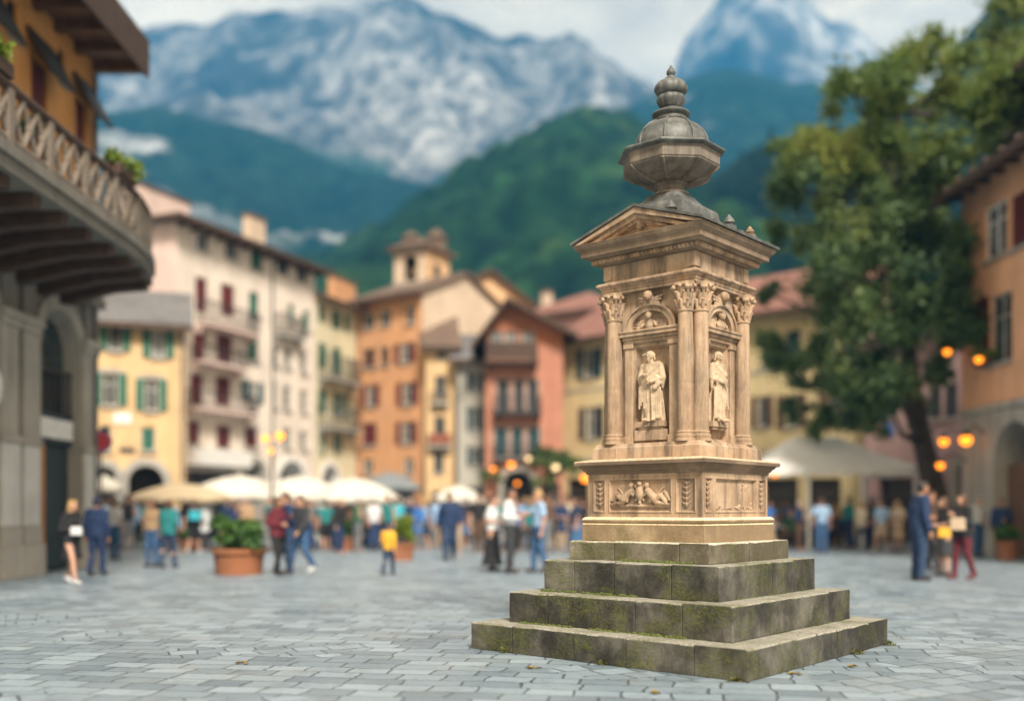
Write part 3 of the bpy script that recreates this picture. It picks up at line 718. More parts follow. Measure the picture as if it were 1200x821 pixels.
# gabled top: rakes and tympanum on the two gable faces, lead roof over
apex, eave = 4.015, 3.775
gab = MB()
for k in (0, 2):
    sub = MB()
    def chev(w0, h0, t, y0, y1):
        # one rake moulding each side, meeting at the ridge
        for sg in (-1, 1):
            pl = [(sg*w0, eave+h0), (0, apex+h0), (0, apex+h0-t), (sg*(w0-t*1.6), eave+h0)]
            if sg > 0: pl = pl[::-1]
            sub.prism(pl, y0, y1)
    chev(.70, .012, .055, -.705, -.52); chev(.655, -.028, .05, -.672, -.53); chev(.60, -.064, .035, -.64, -.53)
    sub.prism([(-.56, eave+.008), (.56, eave+.008), (0, apex-.09)], -.585, -.5)
    sub.xf(rot4(k)); gab.add(sub.v, sub.f)
mpart(gab, 'pediment', SAND, -.03, bevel=.003)
rf = MB()
for sg in (-1, 1):
    pl = [(sg*.715, eave+.016), (0, apex+.0135), (0, apex+.042), (sg*.72, eave+.042)]
    if sg > 0: pl = pl[::-1]
    rf.prism(pl, -.72, .72)
for sg in (-1, 1):
    for i in range(5):
        y = -.52+.26*i; rf.tube([(sg*.71, y, eave+.046), (0, y, apex+.045)], .012, 6)
mpart(rf, 'roof', LEAD, -.03, bevel=.003)
ro = MB(); ro.ball((0, -.60, 3.905), (.05, .03, .05), 14, 10); ro.ball((0, -.62, 3.905), (.025, .025, .028), 10, 8)
for i in range(8): ro.ball((.045*math.cos(i*math.pi/4), -.605, 3.905+.045*math.sin(i*math.pi/4)), .018, 8, 6)
for sg in (-1, 1):
    for i in range(4): ro.capsule((sg*(.07+.05*i), -.588, 3.885-.012*i), (sg*(.115+.05*i), -.592, 3.872-.013*i), .018-.003*i, .012-.002*i)
mesh_obj('pediment_rosette', baked(ro, 'pediment_rosette', SAND, .005, 1), mon, (-.03*math.cos(TH), -.03*math.sin(TH), 0))
for (x, y, sc) in ((.60, -.06, 1.0), (.62, .30, .8), (.20, -.40, 1.0)):
    a = MB(); zb = eave+.04+(apex-eave)*(1-abs(x)/.715)
    a.box(x-.05*sc, x+.05*sc, y-.05*sc, y+.05*sc, zb-.03, zb+.03); a.ngon([(.03*sc, zb+.03), (.055*sc, zb+.055*sc), (.045*sc, zb+.085*sc), (.02*sc, zb+.11*sc), (.008, zb+.13*sc)], 10, c=(x, y))
    mpart(a, 'acroterion', LEAD if sc == 1 else CORN, -.03, smooth=40)
# lantern top: base, stem, eight sided bowl, dome, knobs
TDX = -.075
mpart(MB().sq([(.345, 3.96), (.33, 4.115), (.315, 4.14), (.27, 4.168), (.215, 4.205), (.18, 4.25), (.165, 4.275), (.10, 4.28)]), 'finial_base', LEAD, TDX, bevel=.004)
mpart(MB().ngon([(.16, 4.272), (.175, 4.285), (.172, 4.302), (.15, 4.312), (.135, 4.335), (.132, 4.36), (.15, 4.375), (.165, 4.383), (.16, 4.397), (.14, 4.40)], 28), 'stem', BOWL, TDX, smooth=50)
ph = math.pi/8
bo = MB().ngon([(.14, 4.395), (.18, 4.402), (.25, 4.418), (.345, 4.452), (.425, 4.497), (.452, 4.518), (.452, 4.528), (.462, 4.535), (.462, 4.62), (.468, 4.628), (.475, 4.64), (.40, 4.66)], 8, ph)
mpart(bo, 'bowl', BOWL, TDX, bevel=.004)
rb = MB()
for i in range(8):
    a = ph+i*math.pi/4; rb.tube([(r*math.cos(a), r*math.sin(a), z) for r, z in ((.18, 4.397), (.25, 4.413), (.345, 4.447), (.425, 4.492), (.458, 4.518))], [.012, .013, .014, .015, .012], 8)
mpart(rb, 'bowl_rib_trim', BOWL, TDX, smooth=50)
mpart(MB().ngon([(.47, 4.634), (.50, 4.646), (.515, 4.658), (.515, 4.674), (.50, 4.682), (.40, 4.70), (.352, 4.708)], 8, ph), 'bowl_lip', LEAD, TDX, bevel=.003)
mpart(MB().ngon([(.355, 4.70), (.355, 4.722), (.345, 4.73), (.348, 4.76), (.335, 4.82), (.30, 4.88), (.245, 4.935), (.19, 4.968), (.16, 4.985)], 32), 'dome', LEAD, TDX, smooth=50)
dr = MB()
for i in range(8):
    a = ph+i*math.pi/4; dr.tube([(r*math.cos(a), r*math.sin(a), z) for r, z in ((.35, 4.73), (.352, 4.76), (.34, 4.82), (.304, 4.882), (.248, 4.938), (.192, 4.972), (.165, 4.985))], .011, 8)
mpart(dr, 'dome_rib_trim', LEAD, TDX, smooth=50)
mpart(MB().ngon([(.15, 4.982), (.168, 4.99), (.168, 5.0), (.152, 5.01), (.15, 5.03), (.176, 5.042), (.182, 5.058), (.172, 5.075), (.14, 5.085), (.11, 5.10), (.095, 5.115)], 28), 'finial_ring', LEAD, TDX, smooth=45)
def lobed(prof, k, amp, n=80):
    mb = MB(); mb.loft([[(r*(1+amp*abs(math.cos(k*t/2)))*math.cos(t), r*(1+amp*abs(math.cos(k*t/2)))*math.sin(t), z) for t in [2*math.pi*i/n for i in range(n)]] for r, z in prof]); return mb
mpart(lobed([(.085, 5.11), (.098, 5.13), (.118, 5.165), (.13, 5.195), (.128, 5.22), (.11, 5.24), (.10, 5.247)], 10, .07), 'fluted_knob', LEAD, TDX, smooth=60)
mpart(lobed([(.10, 5.243), (.13, 5.258), (.148, 5.285), (.15, 5.315), (.138, 5.345), (.11, 5.372), (.07, 5.39), (.045, 5.396)], 10, .07), 'melon_knob', LEAD, TDX, smooth=60)
mpart(MB().ngon([(.05, 5.39), (.062, 5.398), (.06, 5.41), (.038, 5.42), (.03, 5.435), (.04, 5.45), (.044, 5.465), (.036, 5.485), (.018, 5.508), (.006, 5.535)], 20), 'finial_tip', LEAD, TDX, smooth=45)
# cushions of moss on the treads
def moss(cx, cy_, z, lx, ly, n, seed):
    t = MB(); q = random.Random(seed)
    for _ in range(n): t.ball((cx+q.uniform(-lx, lx), cy_+q.uniform(-ly, ly), z+q.uniform(-.01, .004)), (q.uniform(.012, .03), q.uniform(.012, .022), q.uniform(.008, .022)), 8, 6)
    return t
MOSS = plain('moss_cushion', (.075, .095, .018), .95, .5, 30, bumpy=.6)
for a in ((-.72, -.935, .54, .20, .008, 60, 1), (-.15, -.935, .54, .3, .006, 60, 2), (.3, -1.172, .25, .5, .006, 80, 3), (-.7, -1.172, .25, .3, .006, 60, 4), (.2, -.757, .838, .4, .005, 80, 7)):
    mesh_obj('moss_speck', baked(moss(*a), 'moss_speck', MOSS, .006, 0), mon)
for a in ((-.1, -.935, .54, .5, .006, 20, 5), (.5, -1.172, .25, .4, .006, 18, 6)):
    o = mesh_obj('moss_speck', baked(moss(*a), 'moss_speck', MOSS, .006, 0), mon, rz=math.pi/2)
# ---------------------------------------------------------------- houses round the square
def shutter_mat(name, c):
    if name in MATS: return MATS[name]
    m, nt, b = new_mat(name)
    f = noise(nt, 3, 5); nt.links.new(ramp(nt, f, [(.3, tuple(x*.75 for x in c)), (.7, tuple(x*1.2 for x in c))]), b.inputs['Base Color'])
    w_ = N(nt, 'ShaderNodeTexWave', Scale=5.0, Distortion=0, wave_type='BANDS', bands_direction='Z'); nt.links.new(mapping(nt), w_.inputs['Vector']); bump(nt, b, w_.outputs['Fac'], .8, .03)
    b.inputs['Roughness'].default_value = .6; MATS[name] = m; return m
GREEN = shutter_mat('green_shutter', (.018, .135, .085)); RED = shutter_mat('red_shutter', (.125, .016, .016)); TEAL = shutter_mat('teal_shutter', (.012, .05, .06))
GREY = shutter_mat('grey_shutter', (.30, .36, .36)); DARK = shutter_mat('dark_shutter', (.03, .03, .032)); BROWN = shutter_mat('brown_shutter', (.10, .045, .028)); BLUEG = shutter_mat('bluegreen_shutter', (.04, .10, .11))
FRAME = plain('window_frame', (.42, .40, .35)); FRAMED = plain('dark_frame', (.05, .045, .04)); WHITEP = plain('white_paint', (.72, .70, .66)); GLASS = glass_mat('window_glass'); GLASSB = glass_mat('curtained_glass', (.13, .14, .145))
IRON = plain('wrought_iron', (.028, .026, .025), .5); WOOD = plain('brown_wood', (.13, .062, .03), .7, .35, 4); WOODD = plain('dark_wood', (.06, .032, .019), .75, .35, 4); WOODO = plain('orange_wood', (.42, .17, .045), .6, .25, 4)
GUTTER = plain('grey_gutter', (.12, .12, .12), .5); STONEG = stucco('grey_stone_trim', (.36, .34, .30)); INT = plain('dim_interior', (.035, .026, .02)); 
TILEB = tile_mat('brown_roof_tiles', (.13, .085, .06), (.21, .14, .10)); TILER = tile_mat('red_roof_tiles', (.22, .085, .06), (.30, .15, .115)); TILEG = tile_mat('grey_slate_roof', (.13, .125, .125), (.22, .21, .205))

class House:
    def __init__(s, name, label, cat, L, R, eave, wall, depth=8.0, at='L', upper=None, side=None, gables=None, ylift=0.0):
        a, b = P(L[0], HZ, L[1]), P(R[0], HZ, R[1])
        s.a = Vector((a.x, a.y)); d = Vector((b.x-a.x, b.y-a.y)); s.W = d.length; s.d = d/s.W; s.n = Vector((-s.d.y, s.d.x))
        s.rz = math.atan2(s.d.y, s.d.x); s.D = depth
        s.root = empty(name, (a.x, a.y, 0), s.rz, label, cat)
        s.wallm = wall; s.upper = upper; s.side = side
        s.H = eave if at == 'Z' else s.uz(L[0] if at == 'L' else R[0], eave)[1]
        s.holes = []; s.spandrels = []
    def uz(s, px, py):
        """where the sight line through a photo pixel meets the facade plane: distance along it, height"""
        r = Vector(((px-600)/FPX, 1.0)); den = r.dot(s.n); t = s.a.dot(s.n)/den
        q = r*t-s.a; return q.dot(s.d), CAMH+(HZ-py)/FPX*t
    def rect(s, r):
        x0, y0, x1, y1 = r; ym = (y0+y1)/2; xm = (x0+x1)/2
        return s.uz(x0, ym)[0], s.uz(x1, ym)[0], s.uz(xm, y1)[1], s.uz(xm, y0)[1]
    def window(s, r, style='dk', sh=None, frame=FRAME, glass=GLASS, sill=True, arched=False):
        u0, u1, z0, z1 = s.rect(r); z0 = max(z0, .05); w_ = u1-u0
        sh = sh or GREEN
        if style == 'open': h0, h1 = u0+w_*.27, u1-w_*.27
        else: h0, h1 = u0, u1
        if h0 < .02 or h1 > s.W-.02: h0, h1 = max(h0, .03), min(h1, s.W-.03)
        if h1-h0 < .08: return
        s.holes.append((h0, h1, z0, z1))
        hw = h1-h0; t = min(.07, hw*.1)
        f = MB()
        for b in ((h0, h0+t, z0, z1), (h1-t, h1, z0, z1), (h0+t, h1-t, z1-t, z1), (h0+t, h1-t, z0, z0+t)): f.box(b[0], b[1], .07, .15, b[2], b[3])
        if style != 'closed' and hw > .5:
            f.box((h0+h1)/2-t*.5, (h0+h1)/2+t*.5, .08, .14, z0+t, z1-t); zt = z0+(z1-z0)*.66; f.box(h0+t, (h0+h1)/2-t*.5, .085, .135, zt, zt+t*.7); f.box((h0+h1)/2+t*.5, h1-t, .085, .135, zt, zt+t*.7)
        wo = f.build('window', frame, s.root)
        if style == 'closed':
            q = MB().box(h0+t, (h0+h1)/2-.006, .05, .085, z0+t, z1-t); q.build('shutter', sh, wo); MB().box((h0+h1)/2+.006, h1-t, .05, .085, z0+t, z1-t).build('shutter', sh, wo)
            MB().box(h0+.005, h1-.005, .12, .16, z0+.005, z1-.005).build('pane', glass, wo)
        else:
            MB().box(h0+.005, h1-.005, .115, .13, z0+.005, z1-.005).build('pane', glass, wo)
        if style == 'open':
            MB().box(u0, h0-.015, -.06, -.015, z0-.02, z1+.02).build('shutter', sh, s.root, bevel=.008)
            MB().box(h1+.015, u1, -.06, -.015, z0-.02, z1+.02).build('shutter', sh, s.root, bevel=.008)
        if style == 'ajar':
            for (ua, sg) in ((h0, -1), (h1, 1)):
                q = MB().box(0, sg*hw*.48, -.02, .02, z0, z1); q.xf(Matrix.Translation((ua, -.03, 0))@Matrix.Rotation(-sg*.35, 4, 'Z')); q.build('shutter', sh, s.root)
        if sill: MB().box(h0-.06, h1+.06, -.10, .068, z0-.09, z0-.003).build('sill', STONEG, wo)
        if arched:
            n = 10; cu = (u0+u1)/2; q = MB()
            pl = [(cu+(w_*.5)*math.cos(math.pi*i/n), z1+.03+w_*.16*math.sin(math.pi*i/n)) for i in range(n+1)]
            q.prism(pl, -.03, .02); q.build('window_arch', STONEG, s.root)
        return wo
    def arch(s, r, back=INT, deep=1.2, surround=STONEG, door=None, proud=.06, wide=.28):
        u0, u1, z0, z1 = s.rect(r); z0 = 0.0; w_ = u1-u0; rr = w_/2; zs = max(z1-rr, .4); cu = (u0+u1)/2; ry = z1-zs
        s.holes.append((u0, u1, 0.0, z1)); n = 14
        for sg in (-1, 1):
            arc = [(cu+sg*rr*math.cos(math.pi/2*i/n), zs+ry*math.sin(math.pi/2*i/n)) for i in range(n+1)]
            s.spandrels.append(arc+[(cu+sg*rr, z1)])
        # vault lining and back
        q = MB(); prof = [(u0, 0)]+[(cu-rr*math.cos(math.pi*i/(2*n)), zs+ry*math.sin(math.pi*i/(2*n))) for i in range(2*n+1)]+[(u1, 0)]
        for i in range(len(prof)-1):
            a, b = prof[i], prof[i+1]; q.add([(a[0], .005, a[1]), (b[0], .005, b[1]), (b[0], deep, b[1]), (a[0], deep, a[1])], [(0, 1, 2, 3)])
        q.build('archway', STONEG if surround is None else surround, s.root, fix=False)
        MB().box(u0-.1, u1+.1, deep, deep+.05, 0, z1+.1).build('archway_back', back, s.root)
        if surround:
            e = MB(); vs = []; pts = [(u0, 0), (u0, zs*.5)]+[(cu-rr*math.cos(math.pi*i/(2*n)), zs+ry*math.sin(math.pi*i/(2*n))) for i in range(2*n+1)]+[(u1, zs*.5), (u1, 0)]
            for (x, z) in pts:
                dx, dz = x-cu, max(0, z-zs); L_ = math.hypot(dx, dz); ox, oz = (x+dx/L_*wide, z+dz/L_*wide) if L_ > 1e-6 else (x, z+wide)
                vs += [(x, -proud, z), (ox, -proud, oz), (ox, .004, oz), (x, .004, z)]
            fs = [(i*4+j, i*4+(j+1) % 4, (i+1)*4+(j+1) % 4, (i+1)*4+j) for i in range(len(pts)-1) for j in range(4)]
            e.add(vs, fs+[(3, 2, 1, 0), tuple(len(vs)-4+j for j in range(4))]); e.build('arch_surround', surround, s.root)
        if door:
            MB().box(u0+.02, cu-.01, .35, .41, .02, zs).build('door', door, s.root); MB().box(cu+.01, u1-.02, .35, .41, .02, zs).build('door', door, s.root)
    def shop(s, r, mat=GLASS):
        u0, u1, z0, z1 = s.rect(r); s.holes.append((u0, u1, 0.0, z1)); f = MB()
        k = max(1, round((u1-u0)/1.1))
        for i in range(k+1):
            u = u0+(u1-u0-.07)*i/k; f.box(u, u+.07, .2, .28, 0, z1)
        f.box(u0, u1, .195, .285, z1*.72, z1*.72+.09)
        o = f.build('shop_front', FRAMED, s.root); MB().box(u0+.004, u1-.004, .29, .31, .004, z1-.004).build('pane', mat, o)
    def balcony(s, r, mat=IRON, out=.75, slab=STONEG, solid=False):
        u0, u1, z0, z1 = s.rect(r); u0 = max(u0, .02); u1 = min(u1, s.W+.05)
        b = MB().box(u0, u1, -out, -.002, z0-.12, z0+.02).build('balcony', slab, s.root)
        f = MB(); h = max(z1-z0, .6); pts = [(u0+.03, -.03), (u0+.03, -out+.03), (u1-.03, -out+.03), (u1-.03, -.03)]
        for p, q in zip(pts[:-1], pts[1:]):
            L_ = math.hypot(q[0]-p[0], q[1]-p[1]); n = max(2, int(L_/.12))
            x0, x1 = sorted((p[0], q[0])); y0, y1 = sorted((p[1], q[1]))
            f.box(x0-.025, x1+.025, y0-.025, y1+.025, z0+h-.05, z0+h); f.box(x0-.015, x1+.015, y0-.015, y1+.015, z0+.08, z0+.11)
            if solid: f.box(x0-.012, x1+.012, y0-.012, y1+.012, z0+.11, z0+h-.05)
            else:
                for i in range(n+1):
                    x, y = p[0]+(q[0]-p[0])*i/n, p[1]+(q[1]-p[1])*i/n; f.box(x-.011, x+.011, y-.011, y+.011, z0+.02, z0+h-.05)
        f.build('railing', mat, b)
        for u in (u0+.15, u1-.15):
            MB().prism([(u-.05, z0-.12), (u-.05, z0-.45), (u+.05, z0-.45), (u+.05, z0-.12)], -.02, -.001); q = MB()
            q.add([(u-.06, -.002, z0-.12), (u+.06, -.002, z0-.12), (u-.06, -out*.75, z0-.12), (u+.06, -out*.75, z0-.12), (u-.06, -.002, z0-.5), (u+.06, -.002, z0-.5)], [(0, 1, 3, 2), (0, 4, 5, 1), (4, 2, 3, 5), (0, 2, 4), (1, 5, 3)]); q.build('bracket', slab, b)
        return b
    def band(s, py, px=None, h=.14, proud=.05, mat=STONEG, name='string_course'):
        z = s.uz(px, py)[1] if px is not None else py
        MB().box(-proud, s.W+proud, -proud, -.003, z-h/2, z+h/2).build(name, mat, s.root)
    def pipe(s, px, mat=GUTTER):
        u = s.uz(px, 500)[0]; MB().tube([(u, -.09, .1), (u, -.09, s.H-.2), (u, -.3, s.H+.02)], .05, 8).build('drainpipe', mat, s.root)
    def finish(s, roof='side', pitch=.42, ov=.6, mat=TILEB, zsplit=None, apex=.5, rise=None, fascia=WOODD, rafters=False, ovx=.3):
        W, H, D = s.W, s.H, s.D
        bands = [(0, H, s.wallm, 'wall')] if zsplit is None else [(0, zsplit, s.wallm, 'wall'), (zsplit, H, s.upper, 'upper_wall')]
        for (za, zb, mt, nm) in bands:
            us = sorted({0.0, W, *[min(max(h[k], 0), W) for h in s.holes for k in (0, 1)]}); zs = sorted({za, zb, *[h[k] for h in s.holes for k in (2, 3) if za < h[k] < zb]})
            q = MB()
            for i in range(len(us)-1):
                for j in range(len(zs)-1):
                    cu, cz = (us[i]+us[i+1])/2, (zs[j]+zs[j+1])/2
                    if any(h[0] < cu < h[1] and h[2] < cz < h[3] for h in s.holes): continue
                    q.add([(us[i], 0, zs[j]), (us[i+1], 0, zs[j]), (us[i+1], 0, zs[j+1]), (us[i], 0, zs[j+1])], [(0, 1, 2, 3)])
            for h in s.holes:
                a, b, c, d = h; c2, d2 = max(c, za), min(d, zb)
                if d2 <= c2 or h[2] < .01 and d > 0 and any(abs(sp[-1][1]-d) < 1e-6 for sp in s.spandrels): continue
                e = .2
                q.add([(a, 0, c2), (a, e, c2), (a, e, d2), (a, 0, d2)], [(0, 1, 2, 3)]); q.add([(b, 0, c2), (b, e, c2), (b, e, d2), (b, 0, d2)], [(3, 2, 1, 0)])
                if d <= zb: q.add([(a, 0, d), (b, 0, d), (b, e, d), (a, e, d)], [(3, 2, 1, 0)])
                if c >= za: q.add([(a, 0, c), (b, 0, c), (b, e, c), (a, e, c)], [(0, 1, 2, 3)])
            for sp in s.spandrels:
                if not za <= sp[-1][1] <= zb: continue
                q.add([(x, 0, z) for x, z in sp], [tuple(range(len(sp)))])
            q.add([(0, D, za), (W, D, za), (W, D, zb), (0, D, zb)], [(1, 0, 3, 2)])
            sd_ = MB()
            for x in (0, W): sd_.add([(x, 0, za), (x, D, za), (x, D, zb), (x, 0, zb)], [(0, 1, 2, 3) if x else (3, 2, 1, 0)])
            if s.side: sd_.build('side_wall', s.side, s.root, fix=False)
            else: q.add(sd_.v, sd_.f)
            wo = q.build(nm, mt, s.root, fix=False)
        th = .13; r = MB()
        gm = s.side or (s.upper if s.upper and zsplit else s.wallm)
        def slab(poly, ax, e0, e1):
            n = len(poly); mk = (lambda p, e: (e, p[0], p[1])) if ax == 'x' else (lambda p, e: (p[0], e, p[1]))
            r.add([mk(p, e0) for p in poly]+[mk(p, e1) for p in poly], [tuple(range(n)), tuple(range(2*n-1, n-1, -1))]+[(i, i+n, (i+1) % n+n, (i+1) % n) for i in range(n)])
        if roof == 'side':
            rz_ = rise or D/2*pitch; p = rz_/(D*apex); yr = D*apex; p2 = rz_/(D-yr)
            slab([(-ov, H-ov*p), (yr, H+rz_), (yr, H+rz_+th), (-ov-.02, H-ov*p+th)], 'x', -ovx, W+ovx); slab([(yr, H+rz_), (D+ov, H-ov*p2), (D+ov, H-ov*p2+th), (yr, H+rz_+th)], 'x', -ovx, W+ovx)
            for x in (0, W): MB().add([(x, 0, H), (x, D, H), (x, yr, H+rz_-.004)], [(0, 1, 2)]).build('gable', gm, s.root, fix=False)
            ev = MB().box(-ovx, W+ovx, -ov-.06, -ov-.022, H-ov*p-.09, H-ov*p+th-.005)
        elif roof == 'gable':
            xa = W*apex; rz_ = rise; 
            sl, sr = rz_/xa, rz_/(W-xa)
            slab([(-ovx, H-ovx*sl), (xa, H+rz_), (xa, H+rz_+th), (-ovx, H-ovx*sl+th)], 'y', -ov, D+.3); slab([(xa, H+rz_), (W+ovx, H-ovx*sr), (W+ovx, H-ovx*sr+th), (xa, H+rz_+th)], 'y', -ov, D+.3)
            for y in (0, D): MB().add([(0, y, H), (W, y, H), (xa, y, H+rz_-.004)], [(0, 1, 2) if y == 0 else (2, 1, 0)]).build('gable', gm if not s.side else (s.upper or s.wallm), s.root, fix=False)
            ev = MB()
            for pa, pb in (((-ovx, H-ovx*sl), (xa, H+rz_)), ((xa, H+rz_), (W+ovx, H-ovx*sr))):
                ev.prism([(pa[0], pa[1]-.12), (pb[0], pb[1]-.12), (pb[0], pb[1]+th*.9), (pa[0], pa[1]+th*.9)], -ov-.05, -ov-.003)
        else:   # hipped
            rz_ = rise or min(W, D)/2*pitch; k = min(W, D)/2*.98
            r.loft([[(-ovx, -ov, H-.02), (W+ovx, -ov, H-.02), (W+ovx, D+ov, H-.02), (-ovx, D+ov, H-.02)], [(-ovx, -ov, H+.11), (W+ovx, -ov, H+.11), (W+ovx, D+ov, H+.11), (-ovx, D+ov, H+.11)],
                    [(k, k, H+rz_), (W-k, k, H+rz_), (W-k, D-k, H+rz_), (k, D-k, H+rz_)]])
            ev = MB().box(-ovx, W+ovx, -ov-.06, -ov-.003, H-.1, H+.1)
        s.roof = r.build('roof', mat, s.root); ev.build('fascia', fascia, s.roof)
        if rafters:
            n = int(W/.8)
            for i in range(n+1):
                x = .1+(W-.2)*i/n; q = MB().prism([(x-.05, 0), (x+.05, 0), (x+.05, .1), (x-.05, .1)], 0, 1)
                q = MB().box(x-.05, x+.05, -ov+.03, -.004, H-.24, H-.10); q.build('rafter', fascia, s.roof)
        return s
    def chimney(s, r, y0, depth, mat, cap=TILEB):
        """pixel rectangle of a chimney standing y0 behind the facade"""
        q = Vector(s.a)+s.n*y0; rr = Vector(((r[0]+r[2])/2/FPX-600/FPX, 1)); t = q.dot(s.n)/rr.dot(s.n)
        def u(px): 
            v = Vector(((px-600)/FPX, 1)); tt = q.dot(s.n)/v.dot(s.n); return (v*tt-s.a).dot(s.d)
        z0, z1 = CAMH+(HZ-r[3])/FPX*t, CAMH+(HZ-r[1])/FPX*t; u0, u1 = u(r[0]), u(r[2])
        c = MB().box(u0, u1, y0, y0+depth, z0-1.2, z1).build('chimney', mat, s.roof); MB().box(u0-.08, u1+.08, y0-.08, y0+depth+.08, z1, z1+.12).build('chimney_cap', cap, c)

M_OCH = stucco('ochre_stucco', (.66, .45, .235)); M_CREAM = stucco('cream_stucco', (.76, .66, .56)); M_PINKW = stucco('pinkish_stucco', (.66, .50, .44)); M_PALEY = stucco('pale_yellow_stucco', (.70, .63, .42))
M_ORG = stucco('orange_stucco', (.62, .32, .155)); M_BEIGE = stucco('beige_stucco', (.62, .48, .35)); M_GABLE = stucco('apricot_stucco', (.66, .42, .225)); M_GREYW = stucco('grey_white_stucco', (.42, .40, .34))
M_TERRA = stucco('terracotta_stucco', (.47, .205, .13)); M_RUST = stucco('rust_stucco', (.42, .15, .065)); M_YEL = stucco('yellow_stucco', (.60, .48, .255)); M_PINK = stucco('pink_stucco', (.47, .30, .275)); M_KORG = stucco('apricot_orange_stucco', (.80, .42, .235))
M_STONE = stucco('pale_ashlar', (.40, .365, .31), (.085, .072, .055)); M_DSTONE = stucco('dark_ashlar', (.20, .18, .15), (.065, .055, .045)); M_GOLD = stucco('golden_orange_stucco', (.62, .29, .085))

# ochre house with green shutters
h = House('ochre_house', 'ochre yellow house with open green shutters and two street arches, beside the balconied stone building', 'house', (92, 37.0), (217, 38.2), 372, M_OCH, 6)
for r in ((117, 378, 153, 411), (167, 388, 204, 419)): h.window(r, 'open', GREEN, glass=GLASSB)
for r in ((109, 438, 149, 475), (159, 445, 196, 481)): h.window(r, 'open', GREEN, arched=True)
h.window((165, 500, 182, 528), 'closed', GREEN); h.window((118, 498, 130, 528), 'dk')
h.arch((106, 546, 136, 640)); h.arch((150, 545, 192, 640))
u0, u1, z0, z1 = h.rect((133, 484, 154, 496)); MB().box(u0, u1, -.05, -.004, z0, z1).build('wall_plaque', WHITEP, h.root)
u0, u1, z0, z1 = h.rect((140, 524, 158, 530)); MB().box(u0, u1, -.05, -.004, z0, z1).build('wall_plaque', FRAMED, h.root)
h.finish('side', .55, .5, TILEG); h.pipe(213)

# tall cream apartment house
h = House('apartment_house', 'tallest house, cream with dark red doors, iron balconies and a wide brown eave', 'house', (206, 42.0), (369, 51.2), 258, M_CREAM, 7, side=M_PINKW)
for r in ((231, 272, 245, 293), (264, 282, 279, 303)): h.window(r, 'dk')
h.window((294, 293, 308, 316), 'closed', GREEN); h.window((325, 299, 338, 321), 'closed', TEAL); h.window((348, 308, 361, 330), 'dk')
for r in ((229, 325, 244, 366), (259, 333, 276, 371), (226, 388, 242, 425), (254, 391, 273, 426), (223, 437, 239, 475), (253, 440, 271, 476)): h.window(r, 'closed', RED, sill=False)
for r in ((292, 342, 304, 371), (290, 394, 303, 423), (338, 356, 345, 378), (355, 364, 363, 388)): h.window(r, 'closed', GREEN)
h.window((283, 447, 308, 471), 'open', BLUEG)
for r in ((220, 492, 235, 521), (254, 497, 271, 526), (287, 499, 303, 525)): h.window(r, 'closed', RED)
for r in ((321, 405, 327, 428), (333, 407, 341, 431), (352, 411, 360, 437), (320, 447, 325, 478), (332, 452, 341, 480), (352, 457, 360, 484), (332, 501, 341, 526), (352, 505, 360, 527)): h.window(r, 'dk')
for r in ((229, 361, 291, 386), (224, 409, 277, 428), (217, 461, 289, 482)): h.balcony(r, IRON, .7, M_PINKW)
h.balcony((320, 371, 349, 394), IRON, .5)
u0, u1, z0, z1 = h.rect((213, 528, 277, 546)); MB().box(u0, u1, -.9, -.004, z0, z1).build('shop_awning', WHITEP, h.root)
h.shop((216, 552, 276, 640)); h.arch((288, 541, 308, 640)); h.arch((326, 540, 357, 640), surround=WHITEP)
h.finish('hip', .35, .75, TILEB, rafters=True, ovx=.7); h.pipe(318)
h.chimney((165, 228, 222, 262), 4.5, 1.2, M_PINKW); h.chimney((293, 256, 311, 280), 2.5, .45, M_BEIGE)

# pale yellow house
h = House('pale_house', 'narrow pale yellow house with green shutters, between the tallest cream and the orange house', 'house', (371, 51.6), (417, 55.5), 344, M_PALEY, 7)
for r in ((373, 356, 380, 378), (389, 363, 400, 387), (403, 368, 410, 390), (373, 402, 384, 432), (390, 407, 401, 440), (373, 456, 383, 486)): h.window(r, 'closed', GREEN, sill=False)
for r in ((391, 460, 407, 488), (374, 506, 380, 530), (391, 508, 400, 530)): h.window(r, 'open', GREEN)
for r in ((372, 419, 411, 446), (371, 477, 411, 502)): h.balcony(r, IRON, .7)
h.arch((377, 545, 396, 640), surround=WHITEP); h.finish('side', .4, .6, TILEB); h.chimney((393, 329, 417, 356), 2.5, .5, M_ORG)

# orange house with the bell tower behind
h = House('orange_house', 'broad orange house with dark red shutters and a beige flank, below the bell tower', 'house', (416, 56.0), (495, 53.0), 353, M_ORG, 7, side=M_BEIGE)
for r in ((425, 368, 439, 384), (445, 363, 458, 381), (476, 357, 486, 379)): h.window(r, 'dk')
for r in ((424, 408, 440, 431), (445, 406, 456, 428)): h.window(r, 'closed', BROWN)
for r in ((462, 402, 487, 425), (424, 451, 445, 476), (465, 448, 490, 474), (464, 494, 489, 519)): h.window(r, 'open', RED)
h.window((424, 495, 441, 522), 'closed', RED); h.window((425, 537, 437, 555), 'dk'); h.window((473, 536, 484, 555), 'dk'); h.shop((424, 575, 486, 640), INT)
h.finish('side', .42, .6, TILEB)
# apricot gable behind
h = House('gabled_house', 'apricot gable wall rising behind the orange house, no windows in view', 'house', (505, 62.0), (624, 64.0), 350, M_GABLE, 8)
z = h.uz(575, 318)[1]
h.window((590, 380, 600, 398), 'dk'); h.window((560, 400, 570, 420), 'dk')
h.finish('gable', 1, .4, TILEB, apex=.57, rise=z-h.H)
